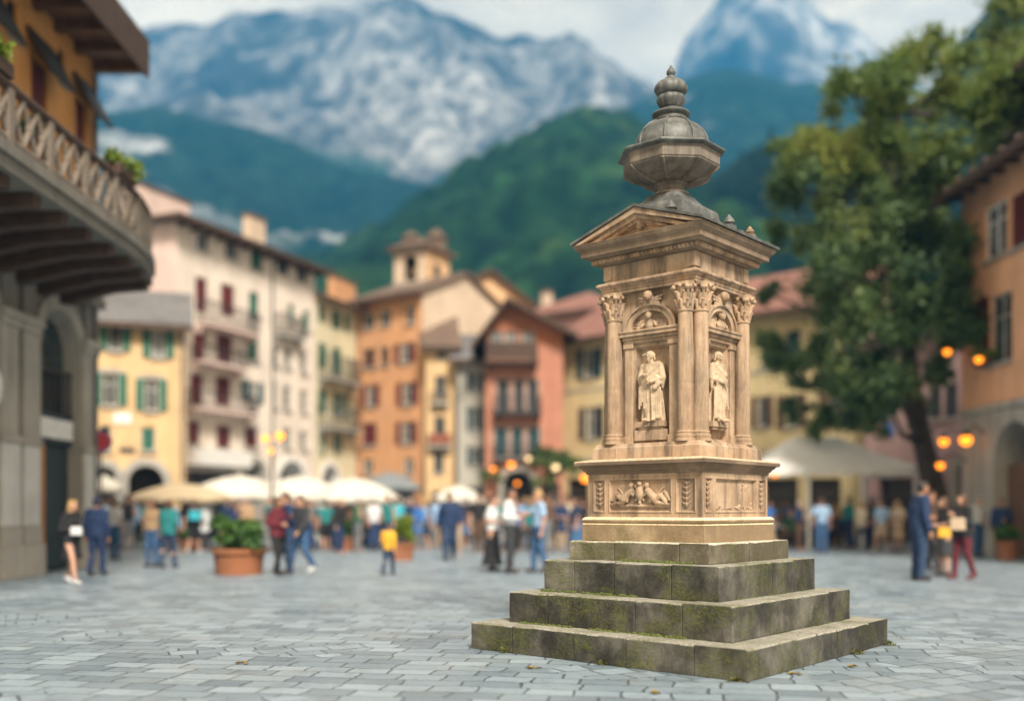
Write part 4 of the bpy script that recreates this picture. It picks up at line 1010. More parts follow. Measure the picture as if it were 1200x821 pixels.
# bell tower
bt = House('bell_tower', 'square cream bell tower with an arched belfry opening and a low tiled roof', 'tower', (462, 58.0), (499, 57.0), 294, M_BEIGE, 2.6, side=M_GABLE)
u0, u1, z0, z1 = bt.rect((473, 299, 489, 329)); rr = (u1-u0)/2; cu = (u0+u1)/2
bt.holes.append((u0, u1, z0, z1))
for sg in (-1, 1): bt.spandrels.append([(cu+sg*rr*math.cos(math.pi/2*i/10), z1-rr+rr*math.sin(math.pi/2*i/10)) for i in range(11)]+[(cu+sg*rr, z1)])
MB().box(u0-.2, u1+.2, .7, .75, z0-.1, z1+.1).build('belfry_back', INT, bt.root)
bell = MB().ngon([(.30, z0+.32), (.26, z0+.4), (.19, z0+.6), (.15, z0+.8), (.05, z0+.86), (.03, z0+1.0)], 16, c=(cu, .42)).build('bell', plain('bell_bronze', (.10, .07, .035), .4, metal=.8), bt.root, smooth=40)
bt.band(z0-.14, None, .14, .08); bt.band(bt.H-.12, None, .2, .14)
bt.finish('hip', .5, .35, TILEB, rise=.9, ovx=.35)
for px, py in ((480, 270), (512, 268)):
    v = P(px, py, 58.2); q = Vector((v.x, v.y))-bt.a; x, y = q.dot(bt.d), q.dot(bt.n)
    MB().sq([(.42, bt.H+.05), (.38, bt.H+.75), (.5, bt.H+.8), (.06, v.z)], c=(x, max(.8, min(y, 2.0)))).build('roof_turret', TILEB, bt.roof)
q = MB(); q.box(bt.W-.001, bt.W+.012, .9, 1.5, z0+.1, z1-.4); q.build('dark_opening_sheet', INT, bt.root)  # flat dark sheet on the flank, its colour standing in for a shaded opening

# the pair of narrow houses
h = House('narrow_house', 'narrow ochre and beige house with small iron window balconies, left of the grey-white one', 'house', (499, 52.0), (534, 52.2), 402, M_OCH, 6, upper=M_OCH)
h.label = None
for r, st in (((510, 440, 522, 464), 'dk'), ((509, 488, 522, 510), 'dk'), ((508, 527, 520, 553), 'dk'), ((512, 410, 522, 420), 'dk')): h.window(r, st, frame=FRAMED)
h.balcony((505, 460, 525, 472), IRON, .45); h.balcony((502, 510, 528, 522), plain('rust_railing', (.22, .06, .03)), .45, solid=True)
u0, u1, z0, z1 = h.rect((504, 480, 527, 524)); MB().box(u0, u1, -.035, -.003, z0, z1+.15) 
h.shop((506, 575, 528, 640)); h.finish('side', .5, .5, TILEB, rise=1.9); h.root['label'] = 'narrow ochre house with two tiny window balconies, beside the orange house flank'
h = House('narrow_house', 'narrow grey-white house with teal shutters, squeezed beside the terracotta house', 'house', (534, 51.6), (570, 51.6), 419, M_GREYW, 6)
for r in ((547, 436, 568, 458), (547, 477, 568, 504), (547, 523, 568, 545)): h.window(r, 'open', TEAL)
h.shop((545, 570, 566, 640)); h.finish('side', .5, .5, TILEG, rise=1.6); h.pipe(536)

# terracotta house
h = House('terracotta_house', 'terracotta house with a dark wooden balcony under its broad gable', 'house', (569, 50.0), (660, 50.0), 388, M_TERRA, 9, upper=M_RUST)
zs_ = h.uz(600, 404)[1]
for r in ((574, 383, 590, 404), (592, 381, 606, 404), (611, 380, 627, 404)): h.window(r, 'dk', frame=FRAME, glass=GLASSB, sill=False)
for r in ((581, 443, 598, 483), (601, 443, 615, 483), (617, 443, 632, 483)): h.window(r, 'closed', DARK, sill=False)
for r in ((578, 499, 596, 537), (598, 499, 614, 537), (617, 499, 634, 537)): h.window(r, 'closed', TEAL, sill=False)
h.balcony((562, 404, 630, 425), WOODD, .9, WOODD, solid=True); h.balcony((579, 465, 634, 484), IRON, .7, DARK); h.balcony((578, 520, 634, 538), IRON, .35, DARK)
h.arch((590, 551, 625, 640), surround=M_STONE); h.shop((634, 565, 656, 640), INT)
h.finish('gable', 1, .9, TILEB, zsplit=zs_, apex=.28, rise=h.uz(592, 354)[1]-h.H, ovx=.7)
# red-roofed house further back
h = House('red_roofed_house', 'house with a pinkish red tiled roof showing above the terracotta house', 'house', (598, 62.0), (720, 58.0), 376, M_PINK, 8)
h.window((640, 380, 652, 392), 'dk'); h.finish('hip', .5, .4, TILER, rise=2.0); h.chimney((634, 342, 642, 360), 4, .6, M_BEIGE)

# long yellow house behind the monument
h = House('yellow_house', 'long pale yellow house with dark shuttered windows under a red tiled roof, behind the monument', 'house', (660, 52.0), (1012, 41.5), 395, M_YEL, 8)
for r in ((676, 409, 706, 443), (727, 404, 754, 438), (785, 398, 810, 432)): h.window(r, 'open', TEAL)
for r in ((679, 477, 708, 514), (730, 474, 758, 511), (790, 472, 815, 508)): h.window(r, 'open', DARK)
for r in ((892, 389, 908, 427), (921, 387, 938, 424), (960, 385, 977, 421), (990, 383, 1004, 418), (850, 393, 868, 428)): h.window(r, 'closed', TEAL, frame=FRAMED)
for r in ((881, 464, 906, 500), (911, 463, 945, 500), (962, 461, 992, 498), (840, 468, 862, 503)): h.window(r, 'open', BROWN)
h.band(540, 670, .2, .06, M_STONE); h.band(458, 670, .12, .04)
for r in ((664, 560, 690, 640), (720, 560, 760, 640), (800, 560, 850, 640), (895, 560, 935, 640), (945, 560, 985, 640)): h.shop(r, INT)
h.finish('side', .42, .7, TILER, rise=2.3)

# pink house behind the tree
h = House('pink_house', 'dusky pink house with dark shutters and a low arch, behind the big tree', 'house', (1013, 41.0), (1140, 37.5), 392, M_PINK, 7)
for r in ((1030, 445, 1050, 488), (1087, 450, 1103, 491), (1105, 448, 1122, 490), (1060, 400, 1074, 430), (1098, 396, 1112, 428)): h.window(r, 'closed', DARK)
h.arch((1122, 537, 1152, 640), surround=M_STONE); h.shop((1030, 560, 1070, 640), INT)
u0, u1, z0, z1 = h.rect((1034, 497, 1047, 511)); MB().box(u0, u1, -.06, -.004, z0, z1).build('blue_plate', plain('blue_enamel', (.02, .14, .45), .4), h.root)
h.finish('side', .45, .6, TILEB, rise=2.2)

# orange house at the right edge: plane parallel to the street
KX = 13.5; ky = lambda px: KX*FPX/(px-600)
h = House('stone_footed_house', 'apricot orange house over a pale stone ground floor, with a deep wooden eave', 'house', (600+KX*FPX/30.0, 30.0), (600+KX*FPX/19.0, 19.0), 10.75, M_STONE, 8, at='Z', upper=M_KORG)
h.window((1154, 238, 1180, 301), 'dk', frame=WHITEP, glass=GLASSB); h.window((1184, 224, 1210, 288), 'closed', RED, frame=FRAMED); h.window((1222, 215, 1250, 280), 'closed', RED, frame=WHITEP)
wo = h.window((1161, 344, 1186, 424), 'dk', frame=STONEG)
u0, u1, z0, z1 = h.rect((1145, 350, 1160, 424)); MB().box(u0, u1, -.06, -.012, z0, z1).build('shutter', RED, h.root)
h.window((1230, 335, 1265, 415), 'dk', frame=STONEG)
h.arch((1166, 493, 1216, 640), back=plain('warm_interior', (.16, .085, .045)), surround=M_STONE, wide=.35, door=WOOD)
zs_ = h.uz(1150, 480)[1]; h.band(zs_, None, .18, .07, M_STONE)
u0, u1, z0, z1 = h.rect((1196, 325, 1203, 365))
h.finish('side', .42, 1.0, TILEB, zsplit=zs_, rafters=True, ovx=.9)
KH = h
d0 = (14.7, 30.6)
q = MB().box(.0, 3.6, 1.4, 4.5, 11.2, 13.75); dm = q.build('dormer', WOODD, h.roof)
MB().loft([[(-.6, .7, 13.7), (4.2, .7, 13.7), (4.2, 5.0, 13.7), (-.6, 5.0, 13.7)], [(-.6, .7, 13.85), (4.2, .7, 13.85), (4.2, 5.0, 13.85), (-.6, 5.0, 13.85)], [(.6, 2.6, 14.9), (3.0, 2.6, 14.9), (3.0, 3.0, 14.9), (.6, 3.0, 14.9)]]).build('dormer_roof', TILEB, dm)
MB().box(.7, 1.5, 1.36, 1.398, 12.3, 13.3).build('pane', GLASSB, dm); MB().box(2.2, 3.0, 1.36, 1.398, 12.3, 13.3).build('pane', GLASSB, dm)

# stone building with the curved balcony at the left edge
LX = -9.5; lp = lambda Y: 600+LX*FPX/Y
h = House('balcony_building', 'dark stone arcaded building with an orange upper storey and a long curved balcony', 'building', (lp(9.0), 9.0), (lp(22.7), 22.7), 12.0, M_DSTONE, 9, at='Z', upper=M_GOLD)
wl = lambda y0, y1: (lp(y0), lp(y1))
def lrect(Ya, Yb, za, zb):
    px = (lp(Ya), lp(Yb)); Ym = FPX*LX/((px[0]+px[1])/2-600); return (px[0], HZ-(zb-CAMH)*FPX/Ym, px[1], HZ-(za-CAMH)*FPX/Ym)
for (a, b) in ((19.75, 20.45), (21.75, 22.3), (17.6, 18.3), (15.4, 16.1), (13.2, 13.9)): h.window(lrect(a, b, 7.2, 10.3), 'closed', RED, frame=WOODD, sill=False)
for (a, b) in ((20.9, 21.25), (18.8, 19.2), (16.6, 17.0)): h.window(lrect(a, b, 10.3, 11.0), 'dk', frame=WOODD)
h.arch(lrect(20.05, 21.95, 0, 5.5), back=INT, deep=.5, surround=M_STONE, wide=.3, proud=.05); h.arch(lrect(16.4, 18.4, 0, 5.5), back=INT, deep=.5, surround=M_STONE, wide=.3, proud=.05); h.arch(lrect(12.6, 14.6, 0, 5.5), back=INT, deep=.5, surround=M_STONE, wide=.3, proud=.05)
h.finish('side', .3, 1.15, TILEB, zsplit=6.3, ovx=.05, rise=2.2)
LB = h
U = lambda Y: Y-9.0
for Y in (19.55, 22.33, 15.9, 18.75): 
    pil = MB().box(U(Y)-.32, U(Y)+.32, -.10, -.004, 1.0, 4.75).build('pilaster', M_STONE, h.root, bevel=.02)
    MB().box(U(Y)-.42, U(Y)+.42, -.20, -.003, 0, .62).box(U(Y)-.37, U(Y)+.37, -.15, -.0035, .62, .98).build('pilaster_base', M_STONE, pil, bevel=.02)
    MB().box(U(Y)-.38, U(Y)+.38, -.15, -.0035, 4.75, 4.9).box(U(Y)-.42, U(Y)+.42, -.20, -.003, 4.9, 5.06).build('pilaster_capital', M_STONE, pil, bevel=.02)
    MB().box(U(Y)-.40, U(Y)+.40, -.15, -.0035, 2.55, 2.72).build('pilaster_band', M_STONE, pil, bevel=.02)
    MB().box(U(Y)-.34, U(Y)+.34, -.125, -.0025, .985, 2.545).build('marble_facing', stucco('pale_marble', (.62, .60, .56), (.30, .28, .24)), pil, bevel=.02)
    MB().box(U(Y)-.26, U(Y)+.26, -.08, -.0045, 5.06, 6.0).build('upper_pier', M_DSTONE, pil)
h.band(5.98, None, .22, .2, M_DSTONE)
# inside the arch: transom with a white shop sign, teal glazed doors, a wooden door leaf, fanlight bars
for (Ya, Yb) in ((20.05, 21.95), (16.4, 18.4)):
    sf = MB().box(U(Ya)+.01, U(Yb)-.01, .15, .28, 2.68, 2.8).box(U(Ya)+.01, U(Yb)-.01, .15, .28, 3.22, 3.34).build('transom', plain('dark_teal_paint', (.02, .035, .04)), h.root)
    MB().box(U(Ya)+.1, U(Yb)-.1, .10, .25, 2.80, 3.21).build('shop_sign', WHITEP, sf)
    MB().box(U(Ya)+.05, U(Ya)+.75, .22, .28, .05, 2.66).build('door', WOODO, h.root); MB().box(U(Ya)+.78, U(Yb)-.05, .24, .30, .05, 2.66).build('door', plain('dark_teal_paint', (.02, .035, .04)), h.root)
    MB().box(U(Ya)+.22, U(Ya)+.55, .205, .217, 1.45, 1.75).build('blue_notice', plain('blue_enamel', (.02, .14, .45), .4), h.root)
    fl = MB()
    for i in range(9): fl.box(U(Ya)+.1+(Yb-Ya-.2)*i/8-.015, U(Ya)+.1+(Yb-Ya-.2)*i/8+.015, .15, .18, 3.34, 4.2)
    fl.box(U(Ya)+.05, U(Yb)-.05, .145, .185, 4.2, 4.26); fl.build('fanlight_grille', IRON, h.root)
    MB().box(U(Ya)+.02, U(Yb)-.02, .36, .39, 3.34, 5.3).build('pane', GLASS, h.root)
MB().ngon([(.44, 0), (.44, .06), (.36, .10), (.34, .07)], 28).xf(Matrix.Translation((U(17.95), -.06, 3.55))@Matrix.Rotation(math.pi/2, 4, 'X')).build('stone_medallion', WHITEP, h.root, smooth=40)
# awning shutters hinged at the top
for (a, b) in ((19.5, 20.6), (21.55, 22.5), (17.4, 18.5)):
    q = MB().box(0, b-a, -.03, .03, -1.0, 0); q.xf(Matrix.Translation((U(a), -.04, 10.75))@Matrix.Rotation(math.radians(-28), 4, 'X')); q.build('awning_shutter', DARK, h.root)
# eave underside
n = 15
for i in range(n):
    x = .4+(h.W-.4)*i/(n-1); MB().box(x-.09, x+.09, -1.12, -.004, 11.22, 11.42).build('rafter', WOOD, h.roof)
MB().box(-.3, h.W+.12, -1.22, -1.162, 11.15, 12.0).build('eave_board', WOODD, h.roof)
MB().box(-.3, h.W+.12, -1.158, -.005, 11.43, 11.47).build('soffit', WOOD, h.roof)
# curved balcony
def edge(Y):                      # outward distance of the balcony edge
    return 2.35 if Y < 18.5 else 2.35-.62*((Y-18.5)/3.1)**2.0
ys = [9.0+i*.4 for i in range(int((21.5-9.0)/.4)+1)]+[21.55]
out_ = [(U(y), -edge(y)) for y in ys]+[(U(21.95), -1.25), (U(22.05), -.6), (U(22.05), -.002)]
poly = [(U(9.0), -.002)]+out_
def slabz(z0, z1, grow=0.0):
    m = MB(); pts = [(x, y-grow if y < -.1 else y) for x, y in poly]
    return m.loft([[(x, y, z0) for x, y in pts], [(x, y, z1) for x, y in pts]])
bal = slabz(6.32, 6.5, .06).build('balcony', M_DSTONE, h.root)
slabz(6.12, 6.319).build('balcony_apron', M_DSTONE, bal)
rail = MB(); top = MB(); pts3 = [(x, y+.06) for x, y in out_]
top.tube([(x, y, 7.36) for x, y in pts3], .075, 8); rail.tube([(x, y, 6.6) for x, y in pts3], .045, 6)
acc = 0; last = pts3[0]; marks = []
for p, q in zip(pts3[:-1], pts3[1:]):
    L_ = math.hypot(q[0]-p[0], q[1]-p[1]); k = int(L_/.05)
    for i in range(k):
        acc += L_/k; x, y = p[0]+(q[0]-p[0])*i/k, p[1]+(q[1]-p[1])*i/k
        if acc >= .40: acc = 0; marks.append((x, y))
BALU = stucco('old_balcony_stone', (.22, .18, .14), (.12, .09, .07))
for i in range(len(marks)-1):
    a, b = marks[i], marks[i+1]
    if i % 3 == 0: rail.box(a[0]-.08, a[0]+.08, a[1]-.06, a[1]+.06, 6.5, 7.34)
    rail.tube([(a[0], a[1], 6.62), (b[0], b[1], 7.3)], .045, 6); rail.tube([(b[0], b[1], 6.62), (a[0], a[1], 7.3)], .045, 6)
    rail.ball(((a[0]+b[0])/2, (a[1]+b[1])/2, 6.96), (.10, .06, .10), 8, 6)
rail.build('railing', BALU, bal); top.build('handrail', WOODD, bal)
for y in [9.6+i*.95 for i in range(13)]:
    e = edge(y)-.12; q = MB()
    q.prism([(0, 6.115), (-e, 6.115), (-e, 5.92), (-e*.6, 5.86), (-.25, 5.62), (0, 5.62)], -.13, .13)
    q.xf(Matrix.Translation((U(y), 0, 0))@Matrix.Rotation(math.pi/2, 4, 'Z')); q.build('bracket', WOODD, bal)
MB().tube([(U(22.5), -.12, 0.1), (U(22.5), -.12, 11.1)], .06, 8).build('drainpipe', GUTTER, h.root)
# ---------------------------------------------------------------- trees, planters, parasols, lamps
def leaf_mesh(name, blobs, per_m2, size, mat, seed=0, hang=.25, fill=.55, soft=False):
    """many leaf sized faces scattered through clumps; blobs: (x, y, z, rx, ry, rz)"""
    rg = np.random.default_rng(seed); V = []; c0 = 0
    for (x, y, z, rx, ry, rz_) in blobs:
        n = int(per_m2*4*math.pi*((rx*ry)**1.6/3+(rx*rz_)**1.6/3+(ry*rz_)**1.6/3)**(1/1.6))
        if n < 3: n = 3
        d = rg.normal(size=(n, 3)); d /= np.linalg.norm(d, axis=1)[:, None]
        r = fill+(1.12-fill)*rg.random(n)**.7
        # uneven outline: lumps inside the clump
        k = rg.normal(size=(9, 3)); k /= np.linalg.norm(k, axis=1)[:, None]
        lump = (1/(1+np.exp(-14*((d@k.T).max(1)-.72))))
        if soft: r = np.minimum(np.abs(rg.normal(size=n))*.42+.12*rg.random(n), 1.5)
        keep = rg.random(n) < .34+.66*lump; d, r = d[keep], r[keep]*((.80+.22*lump[keep]) if not soft else 1.25); n = len(d)
        c = np.array([x, y, z])+d*np.array([rx, ry, rz_])*r[:, None]
        s = size*(.6+.8*rg.random(n))[:, None]
        nrm = d*(.15 if soft else .5)+rg.normal(size=(n, 3))*.6+np.array([0, 0, .45]); nrm /= np.linalg.norm(nrm, axis=1)[:, None]
        a = np.cross(nrm, rg.normal(size=(n, 3))); a /= np.linalg.norm(a, axis=1)[:, None]; b = np.cross(nrm, a)
        droop = np.array([0, 0, -1.0])*s*hang
        p = np.stack([c-a*s, c-b*s*.55+droop*.2, c+a*s+droop, c+b*s*.55+droop*.2], 1); V.append(p.reshape(-1, 3))
    V = np.concatenate(V); n = len(V)//4
    me = bpy.data.meshes.new(name); me.vertices.add(len(V)); me.vertices.foreach_set('co', V.ravel().astype(np.float32))
    me.loops.add(4*n); me.loops.foreach_set('vertex_index', np.arange(4*n, dtype=np.int32)); me.polygons.add(n)
    me.polygons.foreach_set('loop_start', np.arange(0, 4*n, 4, dtype=np.int32)); me.polygons.foreach_set('loop_total', np.full(n, 4, dtype=np.int32)); me.update(calc_edges=True)
    me.materials.append(mat); return me
BARK = plain('dark_bark', (.055, .042, .032), .95, .4, 5, bumpy=.8)
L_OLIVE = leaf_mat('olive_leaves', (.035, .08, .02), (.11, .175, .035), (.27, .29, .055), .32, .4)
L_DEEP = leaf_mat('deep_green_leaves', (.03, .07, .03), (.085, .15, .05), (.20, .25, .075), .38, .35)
L_BUSH = leaf_mat('bush_leaves', (.02, .06, .012), (.05, .13, .02), (.13, .24, .03), 2.2, .25)
L_LIME = leaf_mat('lime_leaves', (.07, .12, .01), (.16, .24, .02), (.32, .36, .03), 2.5, .3)
def tree(name, label, base, Y, blobs, path, r0, limbs, upper_py, dens, size, seed):
    rt = empty(name, base, 0, label, 'tree'); q = random.Random(seed)
    pts = [P(*p, Y)-Vector(base) for p in path]; pts[0].z = 0; pts[0].x = pts[0].y = 0
    t = MB(); n = len(pts); rad = [r0*1.35]+[r0*(1-.8*i/(n-1)) for i in range(1, n)]; t.tube(pts, rad, 12)
    loc = []
    for (px, py, r) in blobs:
        c = P(px, py, Y)-Vector(base); rr = r/FPX*Y; c.y += q.uniform(-1, 1)*3.2*(Y/32); loc.append((c, rr, py))
        if q.random() < limbs:
            a = min(pts[1:], key=lambda v: (v-c).length+max(0, v.z-c.z+.3)*3); m = (a+c)/2+Vector((q.uniform(-.3, .3), q.uniform(-.3, .3), -.35))
            t.tube([a, m, c], [r0*.34, r0*.2, .025], 6)
    t.build('trunk', BARK, rt, smooth=60)
    loc = [(c+Vector((max(-.6, min(.6, q.gauss(0, .34)))*rr, q.gauss(0, .45)*rr, max(-.6, min(.6, q.gauss(0, .34)))*rr)), rr*q.uniform(.42, .72), py) for c, rr, py in loc for _ in range(6)]
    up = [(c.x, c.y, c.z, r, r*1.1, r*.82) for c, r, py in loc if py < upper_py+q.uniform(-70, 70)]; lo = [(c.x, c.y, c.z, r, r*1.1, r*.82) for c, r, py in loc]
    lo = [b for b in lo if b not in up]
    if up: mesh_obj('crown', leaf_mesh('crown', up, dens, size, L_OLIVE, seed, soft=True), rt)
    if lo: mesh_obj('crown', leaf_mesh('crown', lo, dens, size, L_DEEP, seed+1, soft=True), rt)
    return rt
big = [(935, 172, 28), (957, 188, 32), (972, 132, 28), (938, 232, 28), (925, 265, 22), (985, 165, 40), (965, 225, 40), (1010, 120, 36), (1030, 160, 40), (1060, 75, 34), (1100, 62, 28), (1010, 98, 28), (1045, 130, 40), (1095, 112, 38), (1130, 92, 28), (980, 112, 20), (1000, 152, 36), (950, 155, 32), (924, 150, 15), (1075, 168, 42), (1120, 152, 42), (944, 200, 30), (985, 205, 36), (1030, 195, 36), (1075, 222, 36), (1125, 212, 42), (1155, 192, 28), (1165, 235, 30), (1160, 150, 26), (1150, 290, 24), (960, 247, 26), (1000, 255, 40), (1045, 262, 40), (1095, 268, 40), (1140, 262, 34), (925, 300, 26), (960, 298, 36), (1005, 305, 40), (1050, 312, 40), (1095, 318, 40), (1135, 312, 32), (905, 338, 20), (940, 342, 32), (985, 352, 40), (1030, 362, 40), (1075, 362, 38), (1112, 362, 32), (930, 382, 28), (965, 398, 34), (1005, 412, 38), (1045, 412, 36), (1090, 405, 32), (1115, 400, 22), (975, 442, 32), (1010, 458, 34), (1045, 450, 28), (985, 487, 27), (1015, 492, 24), (960, 472, 22), (1085, 440, 20), (945, 420, 30), (1070, 462, 30), (1095, 380, 34), (1040, 478, 28), (1005, 430, 36), (1125, 340, 34), (1075, 325, 38), (1050, 385, 38), (960, 365, 32), (1110, 430, 26), (1020, 475, 30), (985, 300, 34), (1025, 285, 38), (1060, 240, 38), (990, 380, 36), (1020, 430, 34), (965, 330, 34), (1025, 330, 40), (1120, 290, 34), (1145, 240, 30), (990, 465, 30)]
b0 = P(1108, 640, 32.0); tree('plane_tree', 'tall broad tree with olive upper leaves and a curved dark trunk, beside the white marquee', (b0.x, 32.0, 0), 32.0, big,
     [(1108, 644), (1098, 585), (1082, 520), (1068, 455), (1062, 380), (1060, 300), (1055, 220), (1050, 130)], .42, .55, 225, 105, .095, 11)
sec = [(1145, 55, 34), (1180, 88, 38), (1205, 45, 34), (1160, 118, 36), (1210, 128, 40), (1235, 80, 40), (1130, 95, 24), (1190, 160, 36), (1150, 160, 30)]
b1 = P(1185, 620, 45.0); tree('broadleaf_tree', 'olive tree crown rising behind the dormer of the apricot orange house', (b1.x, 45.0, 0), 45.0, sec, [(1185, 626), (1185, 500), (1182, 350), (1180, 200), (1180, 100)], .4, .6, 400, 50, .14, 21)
# conifers on the wooded skyline
def conifer(px, top, Y, h, label):
    v = P(px, top, Y); q = random.Random(int(px)); rt = empty('conifer', (v.x, Y, v.z-h), 0, label, 'tree', 'conifers on the hill skyline')
    MB().tube([(0, 0, -1.5), (0, 0, h*.95)], [.3, .04], 8).build('trunk', BARK, rt)
    bl = []
    for i in range(15):
        f = i/14; r = (1-f)**.8*h*.17+.15
        for k in range(5):
            a = q.uniform(0, 6.3); bl.append((math.cos(a)*r*.5, math.sin(a)*r*.5, h*(.08+.9*f), r*.62, r*.62, h*.035))
    mesh_obj('crown', leaf_mesh('crown', bl, 5, .34, leaf_mat('conifer_needles', (.01, .025, .012), (.02, .045, .02), (.035, .07, .025), .6, .1), int(px)), rt)
conifer(903, 146, 262, 18, 'tallest dark conifer on the hill skyline, a sharp spike beside the monument finial')
conifer(868, 178, 266, 9, 'small dark conifer on the hill skyline, close to the monument bowl')
conifer(884, 168, 264, 11, 'mid sized dark conifer on the hill skyline, next to the tallest spike')
conifer(1158, -6, 262, 15, 'dark conifer high on the wooded hill above the apricot orange house')

# planters
POTM = stucco('terracotta_clay', (.30, .115, .05))
def planter(px, base_py, top_py, w_px, plant_top, label, mat=None, square=False, seed=0, group='terracotta planters in the square', leaf=None):
    Y = ground_depth(base_py); x = (px-600)/FPX*Y; k = Y/FPX; r = w_px/2*k; h = (base_py-top_py)*k; ph_ = (top_py-plant_top)*k
    rt = empty('planter', (x, Y, 0), 0, label, 'planter', group); m = MB()
    prof = [(r*.86, 0), (r*.90, h*.5), (r*.95, h*.80), (r*1.04, h*.82), (r*1.04, h), (r*.92, h), (r*.90, h*.86)]
    if square: m.sq([(a*.9, b) for a, b in prof])
    else: m.ngon(prof, 28)
    m.build('pot', POTM, rt, smooth=40); MB().ngon([(r*.88, h*.84), (r*.88, h*.9)], 20).build('soil', BARK, rt)
    q = random.Random(seed); bl = []
    for i in range(14): bl.append((q.uniform(-.8, .8)*r, q.uniform(-.6, .6)*r, h+ph_*q.uniform(.15, .82), r*q.uniform(.3, .5), r*q.uniform(.3, .5), ph_*q.uniform(.14, .26)))
    mesh_obj('foliage', leaf_mesh('foliage', bl, 330/(Y/20), .055*Y/20, leaf or L_BUSH, seed, fill=.2), rt)
    st = MB()
    for i in range(5): st.tube([(0, 0, h*.85), (q.uniform(-.6, .6)*r, q.uniform(-.4, .4)*r, h+ph_*.6)], .012, 5)
    st.build('stem', BARK, rt); return rt
planter(280, 672, 642, 62, 600, 'largest terracotta planter, wide and round with a leafy shrub, beside the couple in jeans', seed=1)
planter(405, 645, 629, 25, 604, 'round terracotta pot with a dense dark shrub behind the child in yellow', seed=2)
planter(473, 656, 636, 25, 601, 'square terracotta planter with a lime shrub just beside the child in yellow', square=True, seed=3, leaf=L_LIME)
planter(508, 629, 616, 20, 588, 'small square terracotta planter with lime foliage behind the man in navy', square=True, seed=4, leaf=L_LIME)
planter(936, 638, 624, 24, 600, 'terracotta pot with a green shrub next to the monument pedestal', seed=5)
planter(432, 640, 629, 22, 607, 'low terracotta pot with a spreading shrub, behind the dense dark one', seed=6)
planter(640, 633, 623, 20, 600, 'terracotta pot with a rounded shrub among the crowd near the pedestal', seed=9)
planter(222, 646, 633, 20, 612, 'terracotta pot with a low shrub near the tan parasol', seed=10)
planter(575, 629, 620, 22, 596, 'terracotta pot with a green shrub before the terracotta house', seed=7)
planter(1180, 656, 634, 24, 612, 'brown pot with sparse plant before the stone arch of the orange house', seed=8)
# ivy and greenery at the terracotta house entrance
def greenery(name, px, py, Y, r, label, leaf, cat, seed, n=7):
    v = P(px, py, Y); rt = empty(name, v, 0, label, cat); q = random.Random(seed); bl = []
    for i in range(n): bl.append((q.uniform(-1, 1)*r, q.uniform(-.35, .35)*r, q.uniform(-.6, .6)*r, r*.5, r*.4, r*.4))
    mesh_obj('foliage', leaf_mesh('foliage', bl, 120*20/Y, .055*Y/20, leaf, seed, fill=.2), rt)
    MB().tube([(0, 0, -r), (0.02, 0, r*.6)], .02, 5).build('stem', BARK, rt); return rt
greenery('climbing_plant', 577, 556, 49.5, .45, 'green climbing plant at the corner of the grey-white house and terracotta house', L_BUSH, 'plant', 1)
greenery('climbing_plant', 645, 533, 49.5, .75, 'dark climbing plant over the black balcony of the terracotta house', L_DEEP, 'plant', 2, 10)
greenery('climbing_plant', 671, 543, 50.0, .65, 'green climbing plant along the awning level of the yellow house', L_BUSH, 'plant', 3, 9)
greenery('climbing_plant', 636, 562, 49.4, .55, 'low climbing plant beside the entrance arch of the terracotta house', L_DEEP, 'plant', 4)
def trough(x, y, z, L_, label, leaf, seed, rz=0.0):
    rt = empty('flower_box', (x, y, z), rz, label, 'flower box'); MB().box(-L_/2, L_/2, -.12, .12, 0, .2).build('box', WOODD, rt, bevel=.01)
    q = random.Random(seed); bl = [(q.uniform(-.5, .5)*L_, q.uniform(-.12, .12), .28+q.uniform(-.05, .12), .2, .17, .15) for _ in range(9)]
    mesh_obj('foliage', leaf_mesh('foliage', bl, 170, .055, leaf, seed, fill=.2), rt)
trough(-7.24, 18.6, 7.44, .8, 'lime green plant trough on the handrail near the end of the curved balcony', L_LIME, 1, math.pi/2)
trough(-7.24, 13.9, 7.44, .8, 'yellow-green plant trough on the curved balcony handrail, above the stone medallion', L_LIME, 2, math.pi/2)
trough(-9.25, 19.3, 8.35, .5, 'dark leafy box hung on the orange wall between two red windows', L_BUSH, 3, math.pi/2)
trough(13.33, 28.2, 5.36, .8, 'flower box with bright leaves under the window of the apricot orange house', L_LIME, 4, math.pi/2)

